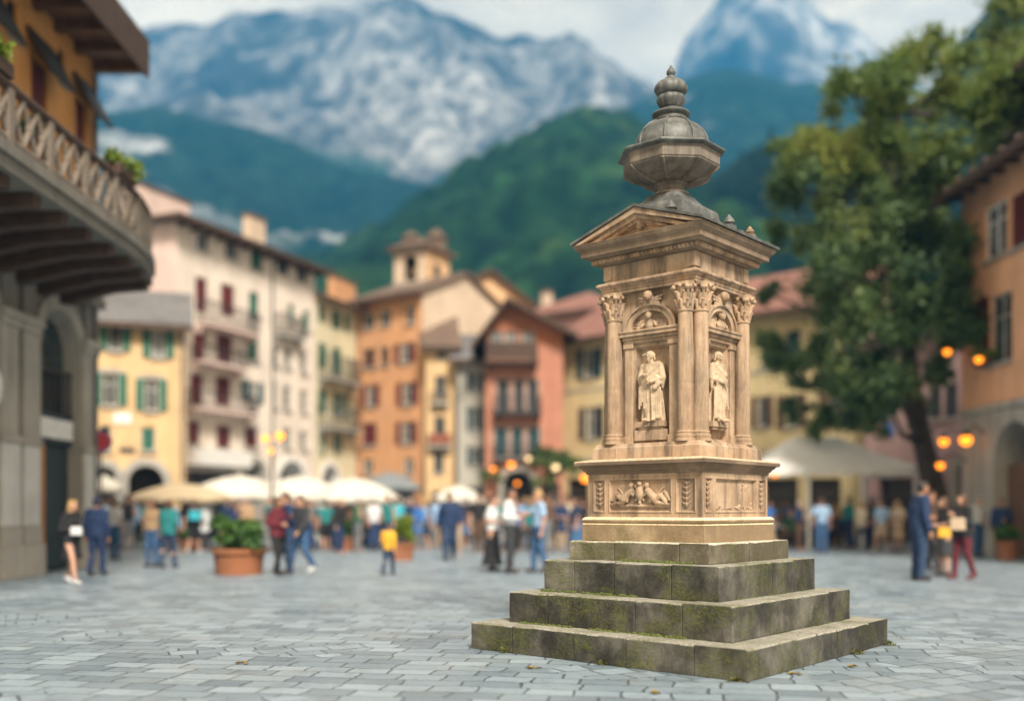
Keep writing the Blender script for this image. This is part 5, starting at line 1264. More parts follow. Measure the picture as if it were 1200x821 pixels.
# parasols
CANV = plain('white_canvas', (.56, .53, .46), .85, .06, 3); CANT = plain('tan_canvas', (.46, .36, .23), .85, .08, 3); CANG = plain('grey_canvas', (.17, .19, .20), .85, .1, 3)
def parasol(px, apex, edge, hw, Y, mat, label):
    k = Y/FPX; x = (px-600)*k; za, ze = CAMH+(HZ-apex)*k, CAMH+(HZ-edge)*k; r = hw*k
    rt = empty('parasol', (x, Y, 0), 0, label, 'parasol', 'cafe parasols'); ph_ = math.pi/8
    MB().tube([(0, 0, 0), (0, 0, za)], .03, 8).build('pole', FRAMED, rt); MB().ngon([(.3, 0), (.3, .06), (.08, .1), (.06, .16)], 16).build('base', STONEG, rt)
    m = MB(); n = 8; rings = []
    for f in (0, .25, .5, .75, 1):
        rr = r*f+.03; z = za-(za-ze)*(f**1.7); ring = []
        for i in range(n*4):
            a = ph_+2*math.pi*i/(n*4); sag = (1-abs(math.cos(a*n/2-ph_*n/2)))*.10*f
            c = math.cos(math.pi/n)/math.cos(((a-ph_) % (2*math.pi/n))-math.pi/n); ring.append((rr*c*math.cos(a), rr*c*math.sin(a), z-sag*.6))
        rings.append(ring)
    rings = rings[::-1]; drop = [[(x_*1.005, y_*1.005, z_-.16) for x_, y_, z_ in rings[0]]]
    m.loft(drop+rings, cap=False)
    o = m.build('canopy', mat, rt, smooth=25, fix=False); so = o.modifiers.new('thick', 'SOLIDIFY'); so.thickness = .012
    for i in range(n):
        a = ph_+2*math.pi*i/n; MB().tube([(0, 0, za-.06), (r*.98*math.cos(a), r*.98*math.sin(a), ze-.03)], .012, 5).build('rib', FRAMED, rt)
    MB().ngon([(.05, za), (.05, za+.05), (.01, za+.10)], 10).build('cap', mat, rt)
parasol(213, 566, 583, 60, 32.5, CANT, 'tan parasol, the one with a brownish canopy before the ochre house')
parasol(281, 557, 581, 66, 35, CANV, 'broad white parasol before the doors of the cream apartment house')
parasol(352, 558, 582, 60, 37, CANV, 'white parasol between the two broadest white parasols')
parasol(415, 560, 584, 58, 34.5, CANV, 'broad white parasol before the pale yellow house')
parasol(457, 553, 571, 38, 47, CANG, 'dark grey parasol before the orange house')
parasol(537, 569, 585, 32, 40, CANV, 'smallest white parasol in front of the narrow grey-white house')
parasol(123, 558, 571, 19, 34, CANV, 'white parasol in front of the arch of the ochre house')
# marquee
MARQ = plain('marquee_canvas', (.74, .73, .69), .85, .06, 2)
mq = empty('marquee', (8.05, 33.0, 0), 0, 'large white marquee with hipped canopy and posts in front of the yellow house', 'marquee')
w_, d_ = 5.35, 4.6; ze, zr = 2.72, 3.85
q = MB().loft([[(-.1, -.1, ze-.02), (w_+.1, -.1, ze-.02), (w_+.1, d_+.1, ze-.02), (-.1, d_+.1, ze-.02)], [(-.1, -.1, ze), (w_+.1, -.1, ze), (w_+.1, d_+.1, ze), (-.1, d_+.1, ze)],
    [(.9, .8, ze+.42), (w_-.9, .8, ze+.42), (w_-.9, d_-.8, ze+.42), (.9, d_-.8, ze+.42)], [(1.9, 2.1, zr), (w_-1.9, 2.1, zr), (w_-1.9, 2.5, zr), (1.9, 2.5, zr)]]); q.build('canopy', MARQ, mq, bevel=.03)
va = MB(); n = 40
for i in range(n):
    x0, x1 = -.1+(w_+.2)*i/n, -.1+(w_+.2)*(i+1)/n; zz = lambda x: ze-.27-.03*math.sin(x*9)
    va.add([(x0, -.105-.02*math.sin(x0*14), zz(x0)), (x1, -.105-.02*math.sin(x1*14), zz(x1)), (x1, -.105, ze), (x0, -.105, ze)], [(0, 1, 2, 3)])
for x in (-.105, w_+.105): va.add([(x, -.1, ze-.27), (x, d_, ze-.27), (x, d_, ze), (x, -.1, ze)], [(0, 1, 2, 3)])
o = va.build('valance', MARQ, mq, fix=False); o.modifiers.new('thick', 'SOLIDIFY').thickness = .008
for (x, y) in ((.05, .05), (w_-.05, .05), (.05, d_-.05), (w_-.05, d_-.05), (w_*.66, .05), (w_*.33, .05)): MB().tube([(x, y, 0), (x, y, ze)], .055, 10).build('post', WHITEP, mq)

# lamps
GLOW = emit('amber_globe', (1.0, .26, .013), 2.4); GLOWP = emit('pale_globe', (1.0, .70, .36), 1.4)
def globe(m, c, r): return m.ball(c, r, 14, 10)
lp_ = P(319, 600, 33.0); lr = empty('street_lamp', (lp_.x, 33.0, 0), 0, 'black lamp post with two glowing amber globes before the cream apartment house', 'street lamp')
MB().ngon([(.16, 0), (.16, .15), (.10, .3), (.06, .5), (.045, 1.2), (.04, 3.3), (.05, 3.35), (.03, 3.4)], 14).build('post', IRON, lr, smooth=40)
for px, py, r in ((311, 514, .12), (328, 511, .14)):
    v = P(px, py, 33.0)-Vector((lp_.x, 33.0, 0)); arm = MB().tube([(0, 0, 3.3), (v.x*.6, 0, 3.36), (v.x, 0, v.z-.16)], .02, 6).build('lamp_arm', IRON, lr); globe(MB(), v, r).build('globe', GLOW, arm, smooth=60)
v = P(317, 528, 32.9)-Vector((lp_.x, 33.0, 0)); globe(MB(), (v.x, -.12, v.z), .09).build('globe', GLOW, lr, smooth=60)
def lantern(px, py, Y, r, label, wall=None, mat=GLOW, hang=None):
    r *= .8; v = P(px, py, Y); rt = empty('wall_lantern' if hang is None else 'hanging_lamp', v, 0, label, 'lantern' if hang is None else 'lamp')
    globe(MB(), (0, 0, 0), r).build('globe', mat, rt, smooth=60)
    m = MB(); m.ngon([(r*.95, r*.55), (r*.6, r*1.1), (r*.15, r*1.5)], 10)
    if hang is not None: m.tube([(0, 0, r*1.4), (0, 0, hang-v.z)], .012, 5)
    else:
        w3 = Vector(wall)-v; m.tube([(0, 0, r*1.45), (w3.x*.5, w3.y*.5, r*1.45+.18), (w3.x, w3.y, r*1.2)], .022, 6); m.ball((w3.x, w3.y, r*1.2), .05, 8, 6)
    m.build('bracket' if hang is None else 'cord', IRON, rt)
for (px, py, Y, r, lab) in ((1110, 412, 29.8, .13, 'smaller of the two upper amber lanterns, at the corner of the apricot orange house'), (1147, 421, 28.0, .13, 'upper amber lantern below the shuttered window of the apricot orange house'),
                            (1106, 517, 29.9, .17, 'lower amber lantern by the curved tree trunk'), (1132, 515, 28.6, .21, 'largest amber lantern, beside the stone arch of the apricot orange house'), (1102, 545, 29.7, .14, 'lowest amber lantern, just below the pair by the stone arch')):
    v = P(px, py, Y); lantern(px, py, Y, r, lab, (13.5, Y, v.z))
for (px, py, r, mat, lab) in ((599, 544, .20, GLOW, 'brightest amber lantern, over the entrance arch of the terracotta house'), (578, 549, .14, GLOW, 'amber lantern at the corner beside the grey-white house'), (619, 537, .15, GLOWP, 'pale lantern under the black balcony of the terracotta house'),
                              (651, 547, .21, GLOWP, 'large pale lantern beside the climbing plants of the terracotta house'), (606, 566, .12, GLOW, 'dim amber lantern low beside the entrance arch of the terracotta house')):
    v = P(px, py, 49.3); lantern(px, py, 49.3, r, lab, (v.x, 50.0, v.z), mat)
lantern(686, 560, 46.5, .24, 'amber lantern on the yellow house, seen just past the monument pedestal', (P(686, 560, 50.6).x-.9, 49.9, 2.7))
for (px, py, r, lab) in ((908, 554, .17, 'amber lamp hanging under the marquee beside the monument'), (1038, 542, .17, 'amber lamp hanging under the marquee close to the tree'), (965, 546, .11, 'small amber lamp hanging under the middle of the marquee')): lantern(px, py, 34.6, r, lab, hang=3.2)

# round red sign on a pole
sg = empty('road_sign', (-9.30, 22.6, 0), .25, 'round red sign with a violet-blue rim on a pole, before the ochre house', 'sign')
MB().tube([(0, 0, 0), (0, 0, 3.15)], .03, 8).build('pole', GUTTER, sg)
def disc(r0, y0, y1, z): return MB().ngon([(r0, y0), (r0, y1)], 36).xf(Matrix.Translation((0, 0, z))@Matrix.Rotation(math.pi/2, 4, 'X'))
zz = P(116, 517, 22.6).z
disc(.25, .034, .05, zz).build('sign_plate', plain('sign_blue', (.10, .10, .32), .4), sg); disc(.205, .0505, .056, zz).build('sign_face', plain('sign_red', (.42, .02, .03), .4), sg)

# fallen leaves and weeds at the foot of the steps
DRY = plain('dry_leaf', (.22, .15, .035), .8, .4, 20); q = random.Random(9)
for i, (px, py, lab) in enumerate(((768, 812, 'yellowed fallen leaf on the setts in front of the bottom step'), (627, 783, 'small fallen leaf on the setts along the bottom step'), (285, 777, 'dull fallen leaf alone on the open paving'), (1004, 781, 'yellowish fallen leaf on the setts off the monument corner'), (930, 790, 'curled brown leaf near the front corner of the bottom step'))):
    Y = ground_depth(py); o = MB()
    for k in range(4):
        a = q.uniform(0, 6.3); c = (q.uniform(-.05, .05), q.uniform(-.04, .04)); L_ = q.uniform(.03, .05)
        o.add([(c[0]-L_*math.cos(a), c[1]-L_*math.sin(a), .006), (c[0]+L_*.5*math.sin(a), c[1]-L_*.5*math.cos(a), .018), (c[0]+L_*math.cos(a), c[1]+L_*math.sin(a), .010), (c[0]-L_*.5*math.sin(a), c[1]+L_*.5*math.cos(a), .022)], [(0, 1, 2, 3)])
    ob = o.build('fallen_leaf', DRY, None, fix=False); ob.location = ((px-600)/FPX*Y, Y, 0); tag(ob, lab, 'leaf')
for i, (s_, u_, lab) in enumerate(((0, 1.35, 'weed tuft at the front corner of the bottom step'), (0, -1.0, 'weed tuft at the foot of the mossy side of the bottom step'), (1, .55, 'weed tuft under the lit side of the bottom step'), (0, .1, 'tiny weed tuft midway along the bottom step'), (1, 1.3, 'weed tuft at the far end of the lit side of the bottom step'))):
    loc = rot4(s_)@Vector((u_, -1.455, 0)); wv = Matrix.Rotation(-TH, 4, 'Z')@loc+Vector((1.591+.035, 9.533, 0))
    me = leaf_mesh('weed_tuft', [(0, 0, .02, .07, .04, .035), (.06, .02, .015, .05, .03, .03)], 1500, .016, leaf_mat('weed_leaves', (.05, .06, .012), (.10, .11, .02), (.2, .17, .03), 30, .2), i, fill=.1)
    o = mesh_obj('weed_tuft', me, None, wv); tag(o, lab, 'weed')
# acorn shaped stone bollards are not in the picture; cafe tables and chairs are
def cafe_table(x, y, label):
    rt = empty('cafe_table', (x, y, 0), 0, label, 'table', 'cafe tables'); MB().ngon([(.36, .72), (.36, .745)], 24).build('tabletop', WHITEP, rt); MB().ngon([(.22, 0), (.22, .02), (.03, .06), (.025, .72)], 14).build('pedestal', IRON, rt)
def cafe_chair(x, y, rz, label):
    rt = empty('cafe_chair', (x, y, 0), rz, label, 'chair', 'cafe chairs'); MB().box(-.2, .2, -.2, .2, .43, .46).build('seat', WOODD, rt, bevel=.01); MB().box(-.2, .2, .17, .2, .62, .88).build('backrest', WOODD, rt, bevel=.01)
    for sx in (-.18, .18):
        MB().tube([(sx, -.18, 0), (sx, -.18, .43)], .014, 6).build('leg', IRON, rt); MB().tube([(sx, .22, 0), (sx, .185, .45), (sx, .19, .86)], .014, 6).build('leg', IRON, rt)
# ---------------------------------------------------------------- people
def figure(kind):
    """meshes of one posed figure 1.75 m tall facing -y: body, top, bottom, hair, shoes"""
    K = dict(stride=0.0, arms=('down', 'down'), top='shirt', sleeves='short', bottom='trousers', hair='short', lean=0.0, seat=False, female=False, turn=0.0); K.update(kind)
    L = {k: MB() for k in ('skin', 'top', 'bottom', 'hair')}; shoes = []
    fem = K['female']; sw = .175 if fem else .20; hipw = .095 if fem else .088; ln = K['lean']
    if K['seat']:
        hipz = .50; hips = [(-hipw, 0, hipz), (hipw, 0, hipz)]; knees = [(-.12, -.42, .50), (.12, -.42, .50)]; ank = [(-.13, -.40, .09), (.13, -.46, .09)]
    else:
        s = K['stride']; hipz = .92-abs(s)*.03; hips = [(-hipw, 0, hipz), (hipw, 0, hipz)]
        knees = [(-hipw-.01, -.16*s-.03, .49), (hipw+.01, .10*s-.04*abs(s)-.02, .49)]; ank = [(-hipw-.015, -.30*s, .085), (hipw+.015, .34*s, .085+.07*abs(s))]
    dz = hipz-.92; yl = -ln*.45
    che = (0, yl*.6, 1.28+dz); nek = (0, yl, 1.47+dz); hd = (0, yl-.03-ln*.12, 1.63+dz-ln*.02)
    sh = [(-sw+.02, yl*.9, 1.42+dz), (sw-.02, yl*.9, 1.42+dz)]
    arms = []
    for i, sd in enumerate((-1, 1)):
        S = sh[i]; a = K['arms'][i]
        if a == 'down': E_ = (S[0]+sd*.07, S[1]+.03, S[2]-.29); Wt = (S[0]+sd*.085, S[1]-.03, S[2]-.54)
        elif a == 'swingf': E_ = (S[0]+sd*.06, S[1]-.06, S[2]-.28); Wt = (S[0]+sd*.05, S[1]-.24, S[2]-.46)
        elif a == 'swingb': E_ = (S[0]+sd*.07, S[1]+.12, S[2]-.27); Wt = (S[0]+sd*.08, S[1]+.16, S[2]-.52)
        elif a == 'bent': E_ = (S[0]+sd*.08, S[1]+.04, S[2]-.28); Wt = (S[0]-sd*.06, S[1]-.20, S[2]-.30)
        elif a == 'phone': E_ = (S[0]+sd*.06, S[1]-.05, S[2]-.28); Wt = (S[0]-sd*.04, S[1]-.28, S[2]-.13)
        elif a == 'reach': E_ = (S[0]+sd*.07, S[1]-.18, S[2]-.19); Wt = (S[0]-sd*.0, S[1]-.43, S[2]-.17)
        else: E_ = (S[0]+sd*.15, S[1]+.05, S[2]-.26); Wt = (S[0]+sd*.05, S[1]-.06, S[2]-.46)       # hand on hip
        arms.append((S, E_, Wt))
    sk = L['skin']
    sk.ball((hd[0], hd[1], hd[2]), (.074, .092, .112), 16, 12); sk.capsule((hd[0], hd[1]-.025, hd[2]-.045), (hd[0], hd[1]-.045, hd[2]-.075), .058, .042)
    sk.capsule(nek, (hd[0], hd[1]+.015, hd[2]-.06), .056, .052); sk.capsule((0, hd[1]-.088, hd[2]+.012), (0, hd[1]-.108, hd[2]-.022), .010, .016, 8); sk.capsule((-.022, hd[1]-.088, hd[2]-.058), (.022, hd[1]-.088, hd[2]-.058), .010, .010, 8)
    for sd in (-1, 1): sk.ball((sd*.077, hd[1]+.01, hd[2]), (.012, .022, .032), 8, 6); sk.capsule((sd*.018, hd[1]-.086, hd[2]+.028), (sd*.045, hd[1]-.074, hd[2]+.026), .010, .009, 6)
    sk.capsule((-sw*.62, sh[0][1], 1.40+dz), (sw*.62, sh[0][1], 1.40+dz), .064, .064); sk.capsule(che, (0, 0, hipz+.06), .095, .095); sk.capsule((-hipw*.7, 0, hipz+.02), (hipw*.7, 0, hipz+.02), .095, .095)
    for (S, E_, Wt) in arms:
        sk.capsule(S, E_, .052, .040); sk.capsule(E_, Wt, .040, .027)
        d = (Vector(Wt)-Vector(E_)).normalized(); side = Vector((1 if S[0] < 0 else -1, 0, 0)); side = (side-d*side.dot(d)).normalized(); nrm = d.cross(side)
        pc = Vector(Wt)+d*.05; sk.capsule(Vector(Wt)+d*.01, pc+d*.025, .026, .032, 8)
        for k, (o, l) in enumerate(((.027, .066), (.009, .078), (-.009, .072), (-.026, .055))):
            b = pc+d*.028+nrm*o; k1 = b+d*l*.55+side*.008; sk.capsule(b-d*.02, k1, .0105, .010, 6); sk.capsule(k1, k1+d*l*.38+side*.022, .010, .009, 6)
        b = Vector(Wt)+d*.028+nrm*.026; sk.capsule(b, b+d*.04+nrm*.026+side*.012, .013, .011, 6); sk.capsule(b+d*.04+nrm*.026+side*.012, b+d*.07+nrm*.027+side*.02, .011, .009, 6)
    for i in (0, 1):
        sk.capsule(hips[i], knees[i], .088, .056); sk.capsule(knees[i], ank[i], .055, .036); mid = tuple(knees[i][k]*.7+ank[i][k]*.3+(0, .018, 0)[k] for k in range(3)); sk.ball(mid, (.052, .055, .10), 10, 8)
        fw = -1; A = ank[i]; tilt = .05 if A[2] > .1 and not K['seat'] else 0
        sk.capsule((A[0], A[1]+.02, A[2]-.04), (A[0], A[1]-.12, A[2]-.055-tilt), .036, .03)
        m = MB(); m.capsule((A[0], A[1]+.035, A[2]-.035), (A[0], A[1]-.14, A[2]-.048-tilt), .047, .042, 12); m.capsule((A[0], A[1]+.01, A[2]-.01), (A[0], A[1]-.06, A[2]-.03), .047, .045, 12)
        m.v = [(x, y, max(z, A[2]-.085-tilt)) for x, y, z in m.v]; shoes.append(m)
    # clothes
    t = L['top']; coat = K['top'] in ('jacket', 'coat'); g = .022 if coat else .012
    t.capsule((-sw*.66, sh[0][1], 1.405+dz), (sw*.66, sh[0][1], 1.405+dz), .078+g, .078+g)
    waist = .115 if fem else .13
    t.capsule((-.06, che[1], che[2]), (-.05, 0, hipz+.12), .115+g, .100+g); t.capsule((.06, che[1], che[2]), (.05, 0, hipz+.12), .115+g, .100+g)
    hem = hipz+.02 if not coat else hipz-.06
    if K['top'] == 'coat': hem = hipz-.30
    if fem:
        for sd in (-1, 1): t.ball((sd*.075, che[1]-.095, che[2]+.01), (.07, .05, .065), 10, 8)
    if not K['seat']:
        t.loft([[((hipw+.075+g)*(1.0+.05*(j == 0))*math.cos(a), (.118+g)*(1+.03*math.sin(5*a))*math.sin(a), z) for a in [2*math.pi*i/28 for i in range(28)]] for j, z in enumerate((hem, hipz+.12, hipz+.2))])
    else: t.capsule((-.05, 0, hipz+.08), (.05, 0, hipz+.08), .125+g, .125+g)
    for (S, E_, Wt) in arms:
        if K['sleeves'] == 'none': t.ball(S, .066, 10, 8)
        elif K['sleeves'] == 'short': Em = tuple(S[k]*.35+E_[k]*.65 for k in range(3)); t.capsule(S, Em, .062+g, .060+g*.6)
        else: t.capsule(S, E_, .060+g, .050+g*.8); t.capsule(E_, tuple(E_[k]*.06+Wt[k]*.94 for k in range(3)), .050+g*.8, .038+g*.6)
    if coat:       # collar
        t.capsule((-.07, nek[1]+.03, nek[2]-.01), (.07, nek[1]+.03, nek[2]-.01), .045, .045)
    b = L['bottom']; bt_ = K['bottom']
    if bt_ in ('trousers', 'slim', 'shorts'):
        w2 = .008 if bt_ == 'slim' else .018
        b.capsule((-hipw*.72, 0, hipz+.03), (hipw*.72, 0, hipz+.03), .112+w2, .112+w2)
        for i in (0, 1):
            if bt_ == 'shorts': kk = tuple(hips[i][k]*.12+knees[i][k]*.88 for k in range(3)); b.capsule(hips[i], kk, .098+w2, .080+w2)
            else: b.capsule(hips[i], knees[i], .094+w2, .062+w2); an = (ank[i][0], ank[i][1]+.01, ank[i][2]+.01); b.capsule(knees[i], an, .062+w2, .046+w2)
    else:
        end = {'skirt': .52, 'dress': .46, 'long': .14}[bt_]; r1 = {'skirt': .20, 'dress': .22, 'long': .26}[bt_]
        if K['seat']:
            for i in (0, 1): b.capsule(hips[i], knees[i], .115, .085)
            b.capsule((-.06, 0, hipz+.03), (.06, 0, hipz+.03), .13, .13)
        else:
            rings = []
            for j in range(9):
                f = j/8; z = end+(hipz+.14-end)*f; rr = r1+(.122-r1)*f**.75
                rings.append([(rr*1.1*(1+.06*(1-f)*math.sin(7*a+2*f))*math.cos(a), (rr*.92*(1+.06*(1-f)*math.sin(7*a+1))*math.sin(a)-.08*K['stride']*(1-f)*0), z) for a in [2*math.pi*i/42 for i in range(42)]])
            b.loft(rings)
    hr = L['hair']; c = hd
    if K['hair'] != 'bald':
        hr.ball((0, c[1]+.018, c[2]+.028), (.084, .094, .096), 16, 10); hr.ball((0, c[1]+.04, c[2]-.02), (.078, .066, .07), 12, 8)
        hr.capsule((-.045, c[1]-.058, c[2]+.085), (.05, c[1]-.058, c[2]+.08), .028, .026)
    if K['hair'] == 'long':
        for sd in (-1, 0, 1): hr.capsule((sd*.055, c[1]+.03, c[2]), (sd*.075, c[1]+.075-.02*abs(sd), c[2]-.26), .05, .032); 
        for sd in (-1, 1): hr.capsule((sd*.078, c[1]-.01, c[2]+.02), (sd*.092, c[1]+.0, c[2]-.20), .026, .022)
    if K['hair'] == 'bun': hr.ball((0, c[1]+.11, c[2]+.04), .045, 10, 8)
    if K['hair'] == 'tail': hr.capsule((0, c[1]+.10, c[2]+.03), (0, c[1]+.12, c[2]-.16), .035, .018)
    if K['hair'] == 'cap': hr.capsule((0, c[1]-.07, c[2]+.06), (0, c[1]-.15, c[2]+.05), .055, .03); hr.ball((0, c[1], c[2]+.055), (.09, .10, .075), 14, 10)
    R = {}
    R['body'] = baked(L['skin'], 'body', None, .0095, 2); R['top'] = baked(L['top'], 'top', None, .014, 2); R['bottom'] = baked(L['bottom'], 'bottom', None, .014, 2)
    # clothes hang in creases
    for key, amp in (('top', .006), ('bottom', .006)):
        me = R[key]; n = len(me.vertices); co = np.zeros(n*3); me.vertices.foreach_get('co', co); nm = np.zeros(n*3); me.vertices.foreach_get('normal', nm); co = co.reshape(-1, 3); nm = nm.reshape(-1, 3)
        w3 = np.sin(co[:, 2]*34+5*np.sin(co[:, 0]*13)+4*np.sin(co[:, 1]*15)); co += nm*(w3*amp)[:, None]; me.vertices.foreach_set('co', co.ravel()); me.update()
    if L['hair'].v: R['hair'] = baked(L['hair'], 'hair', None, .013, 1)
    R['shoes'] = [m.mesh('shoe', None, 50) for m in shoes]; R['head'] = hd
    return R
KIN = {
 'man_stand': dict(top='shirt', sleeves='short', arms=('down', 'hip')), 'man_walk': dict(top='jacket', sleeves='long', stride=.8, arms=('swingb', 'swingf')), 'man_talk': dict(top='shirt', sleeves='long', arms=('bent', 'down')),
 'man_jacket': dict(top='jacket', sleeves='long', arms=('down', 'bent'), lean=.10), 'man_tee': dict(top='shirt', sleeves='short', arms=('reach', 'down'), stride=.35), 'man_cap': dict(top='jacket', sleeves='long', arms=('down', 'down'), hair='cap', stride=.3),
 'woman_walk': dict(top='jacket', sleeves='long', bottom='skirt', stride=.75, arms=('bent', 'swingb'), hair='long', female=True), 'woman_skirt': dict(top='shirt', sleeves='short', bottom='long', arms=('bent', 'down'), hair='bun', female=True),
 'woman_dress': dict(top='shirt', sleeves='short', bottom='dress', arms=('down', 'bent'), hair='long', female=True), 'woman_slim': dict(top='jacket', sleeves='long', bottom='slim', arms=('bent', 'phone'), hair='long', female=True, stride=.45),
 'woman_tee': dict(top='shirt', sleeves='none', bottom='slim', arms=('bent', 'down'), hair='tail', female=True), 'shorts': dict(top='shirt', sleeves='short', bottom='shorts', stride=.6, arms=('swingf', 'swingb')),
 'coat': dict(top='coat', sleeves='long', arms=('bent', 'bent'), hair='long', female=True), 'seated_man': dict(seat=True, top='shirt', sleeves='short', arms=('bent', 'bent')), 'seated_woman': dict(seat=True, top='shirt', sleeves='long', bottom='slim', arms=('reach', 'bent'), hair='long', female=True),
}
FIG = {k: figure(v) for k, v in KIN.items()}
SKIN = [plain('skin_light', (.50, .28, .19), .55, .08), plain('skin_tan', (.36, .18, .105), .55, .08), plain('skin_brown', (.17, .08, .045), .55, .08)]
HAIR = {'dark': plain('dark_hair', (.018, .013, .010), .5), 'brown': plain('brown_hair', (.075, .036, .018), .5), 'blond': plain('blond_hair', (.40, .25, .10), .5), 'grey': plain('grey_hair', (.30, .29, .28), .5), 'navy': plain('navy_cap', (.012, .02, .05), .7)}
CLO = {'navy': (.012, .03, .085), 'black': (.012, .012, .014), 'white': (.62, .63, .63), 'pale blue': (.30, .44, .62), 'blue': (.04, .15, .42), 'teal': (.015, .17, .17), 'green': (.02, .10, .05), 'red': (.30, .03, .03), 'pink': (.50, .20, .19), 'yellow': (.68, .36, .03), 'tan': (.38, .25, .14),
       'grey': (.16, .165, .17), 'denim': (.045, .11, .23), 'dark denim': (.02, .045, .10), 'burgundy': (.11, .012, .022), 'brown': (.09, .05, .03), 'cream': (.55, .47, .35), 'turquoise': (.04, .38, .46), 'beige': (.42, .32, .22), 'orange': (.50, .16, .03), 'charcoal': (.035, .036, .04)}
CM = {k: plain('cloth_'+k.replace(' ', '_'), c, .85, .14, 9, bumpy=.25) for k, c in CLO.items()}
LEATHER = plain('dark_leather', (.03, .02, .016), .5); SNEAK = plain('pale_sneaker', (.5, .5, .5), .7)
def person(fig, x, y, rz, h, top, bottom, hair, label, skin=0, group=None, detail=True, shoes=None, z=0.0, wide=1.0):
    F = FIG[fig]; rt = mesh_obj('person', F['body'], None, (x, y, z), rz); s = h/1.75; rt.scale = (s*wide, s*wide, s)
    if not F['body'].materials: F['body'].materials.append(SKIN[0])
    rt.material_slots[0].link = 'OBJECT'; rt.material_slots[0].material = SKIN[skin]
    tag(rt, label, 'person', group)
    nm = {'jacket': 'jacket', 'coat': 'coat'}.get(KIN[fig].get('top'), 'shirt'); nb = {'slim': 'trousers', 'long': 'skirt', 'shorts': 'shorts', 'skirt': 'skirt', 'dress': 'skirt'}.get(KIN[fig].get('bottom'), 'trousers')
    for key, name, mt in (('top', nm, CM[top]), ('bottom', nb, CM[bottom]), ('hair', 'cap' if KIN[fig].get('hair') == 'cap' else 'hair', HAIR[hair])):
        if key in F:
            if not F[key].materials: F[key].materials.append(mt)
            mesh_obj(name, F[key], rt, mat=mt)
    if detail:
        for m in F['shoes']:
            if not m.materials: m.materials.append(LEATHER)
            mesh_obj('shoe', m, rt, mat=shoes or LEATHER)
        hx, hy, hz_ = F['head']
        for sd in (-1, 1): MB().ball((sd*.031, hy-.081, hz_+.008), (.013, .008, .009), 8, 6).build('eye', LEATHER, rt)
        MB().ball((0, hy-.0955, hz_-.060), (.024, .006, .006), 8, 6).build('mouth', plain('lips', (.30, .09, .075), .5), rt)
    return rt
def at(px, feet): Y = ground_depth(feet); return (px-600)/FPX*Y, Y
def pp(fig, px, feet, rz, h, top, bottom, hair, label, **k):
    x, y = at(px, feet); return person(fig, x, y, math.radians(rz), h, top, bottom, hair, label, **k)
pp('woman_walk', 84, 684, 65, 1.50, 'black', 'black', 'blond', 'blonde woman in black jacket and short skirt striding past the stone pillar, bare legs', shoes=SNEAK)
pp('man_cap', 113, 674, 175, 1.56, 'navy', 'navy', 'navy', 'man in navy jacket and cap seen from behind, beside the blonde woman in black', skin=1)
pp('man_stand', 134, 655, 160, 1.58, 'white', 'denim', 'brown', 'man in white shirt and jeans in front of the ochre house arch')
pp('coat', 161, 642, 20, 1.60, 'black', 'green', 'dark', 'woman in long black coat over green skirt between jeans couple and white shirt man', skin=1)
pp('woman_tee', 178, 664, -10, 1.55, 'tan', 'denim', 'brown', 'woman in sleeveless tan top and jeans walking with the teal jacket companion', skin=1)
pp('woman_slim', 197, 665, 170, 1.55, 'teal', 'dark denim', 'brown', 'woman in teal green jacket and dark jeans, seen from behind near large planter')
pp('shorts', 227, 648, 170, 1.60, 'black', 'black', 'dark', 'person in black top and shorts with a pale blue backpack, seen from behind', shoes=SNEAK)
pp('man_jacket', 339, 672, -70, 1.66, 'navy', 'dark denim', 'brown', 'man in navy jacket bending towards a companion beside the largest planter')
pp('woman_slim', 325, 673, 60, 1.58, 'burgundy', 'black', 'brown', 'woman in burgundy jacket and black trousers facing the man in navy jacket', skin=1)
pp('man_walk', 353, 671, -40, 1.62, 'charcoal', 'denim', 'dark', 'man in charcoal jacket and blue jeans stepping behind the navy jacket man', shoes=SNEAK)
pp('man_walk', 455, 673, 170, 1.04, 'yellow', 'dark denim', 'brown', 'small child in a bright yellow jacket standing alone on the paving')
pp('man_walk', 527, 656, 5, 1.78, 'navy', 'dark denim', 'dark', 'man in navy jacket and dark trousers walking alone towards the monument', skin=1)
pp('woman_skirt', 577, 669, 70, 1.62, 'white', 'black', 'brown', 'woman in white top and long black skirt, in the group of three by the steps')
pp('man_talk', 597, 671, 80, 1.76, 'white', 'charcoal', 'dark', 'man in white shirt and charcoal trousers, middle of the three by the steps', skin=1)
pp('man_tee', 632, 670, -75, 1.73, 'pale blue', 'denim', 'blond', 'blond man in pale blue shirt and jeans reaching towards the two in white')
pp('woman_dress', 671, 640, 10, 1.62, 'pink', 'pink', 'brown', 'woman in pink dress standing beside the pedestal of the monument')
pp('man_stand', 659, 638, -20, 1.68, 'navy', 'black', 'dark', 'man in navy shirt and black trousers beside the woman in pink dress')
pp('woman_dress', 551, 634, 150, 1.60, 'white', 'white', 'brown', 'woman in a long white dress behind the man walking in navy')
pp('man_stand', 963, 648, 175, 1.66, 'pale blue', 'denim', 'brown', 'man in pale blue shirt and jeans seen from behind, in front of the marquee')
pp('man_talk', 984, 632, 170, 1.70, 'white', 'black', 'dark', 'man in white shirt and black trousers near the marquee seats', skin=1)
pp('shorts', 1033, 646, -60, 1.62, 'pale blue', 'beige', 'brown', 'person in pale blue shirt and beige shorts walking past the marquee', shoes=SNEAK)
pp('woman_dress', 1052, 646, -50, 1.60, 'cream', 'beige', 'blond', 'woman in cream top and beige skirt walking beside the beige shorts')
pp('man_jacket', 1076, 680, 95, 1.83, 'navy', 'dark denim', 'dark', 'tall man in navy jacket and jeans leaning towards two women', skin=1)
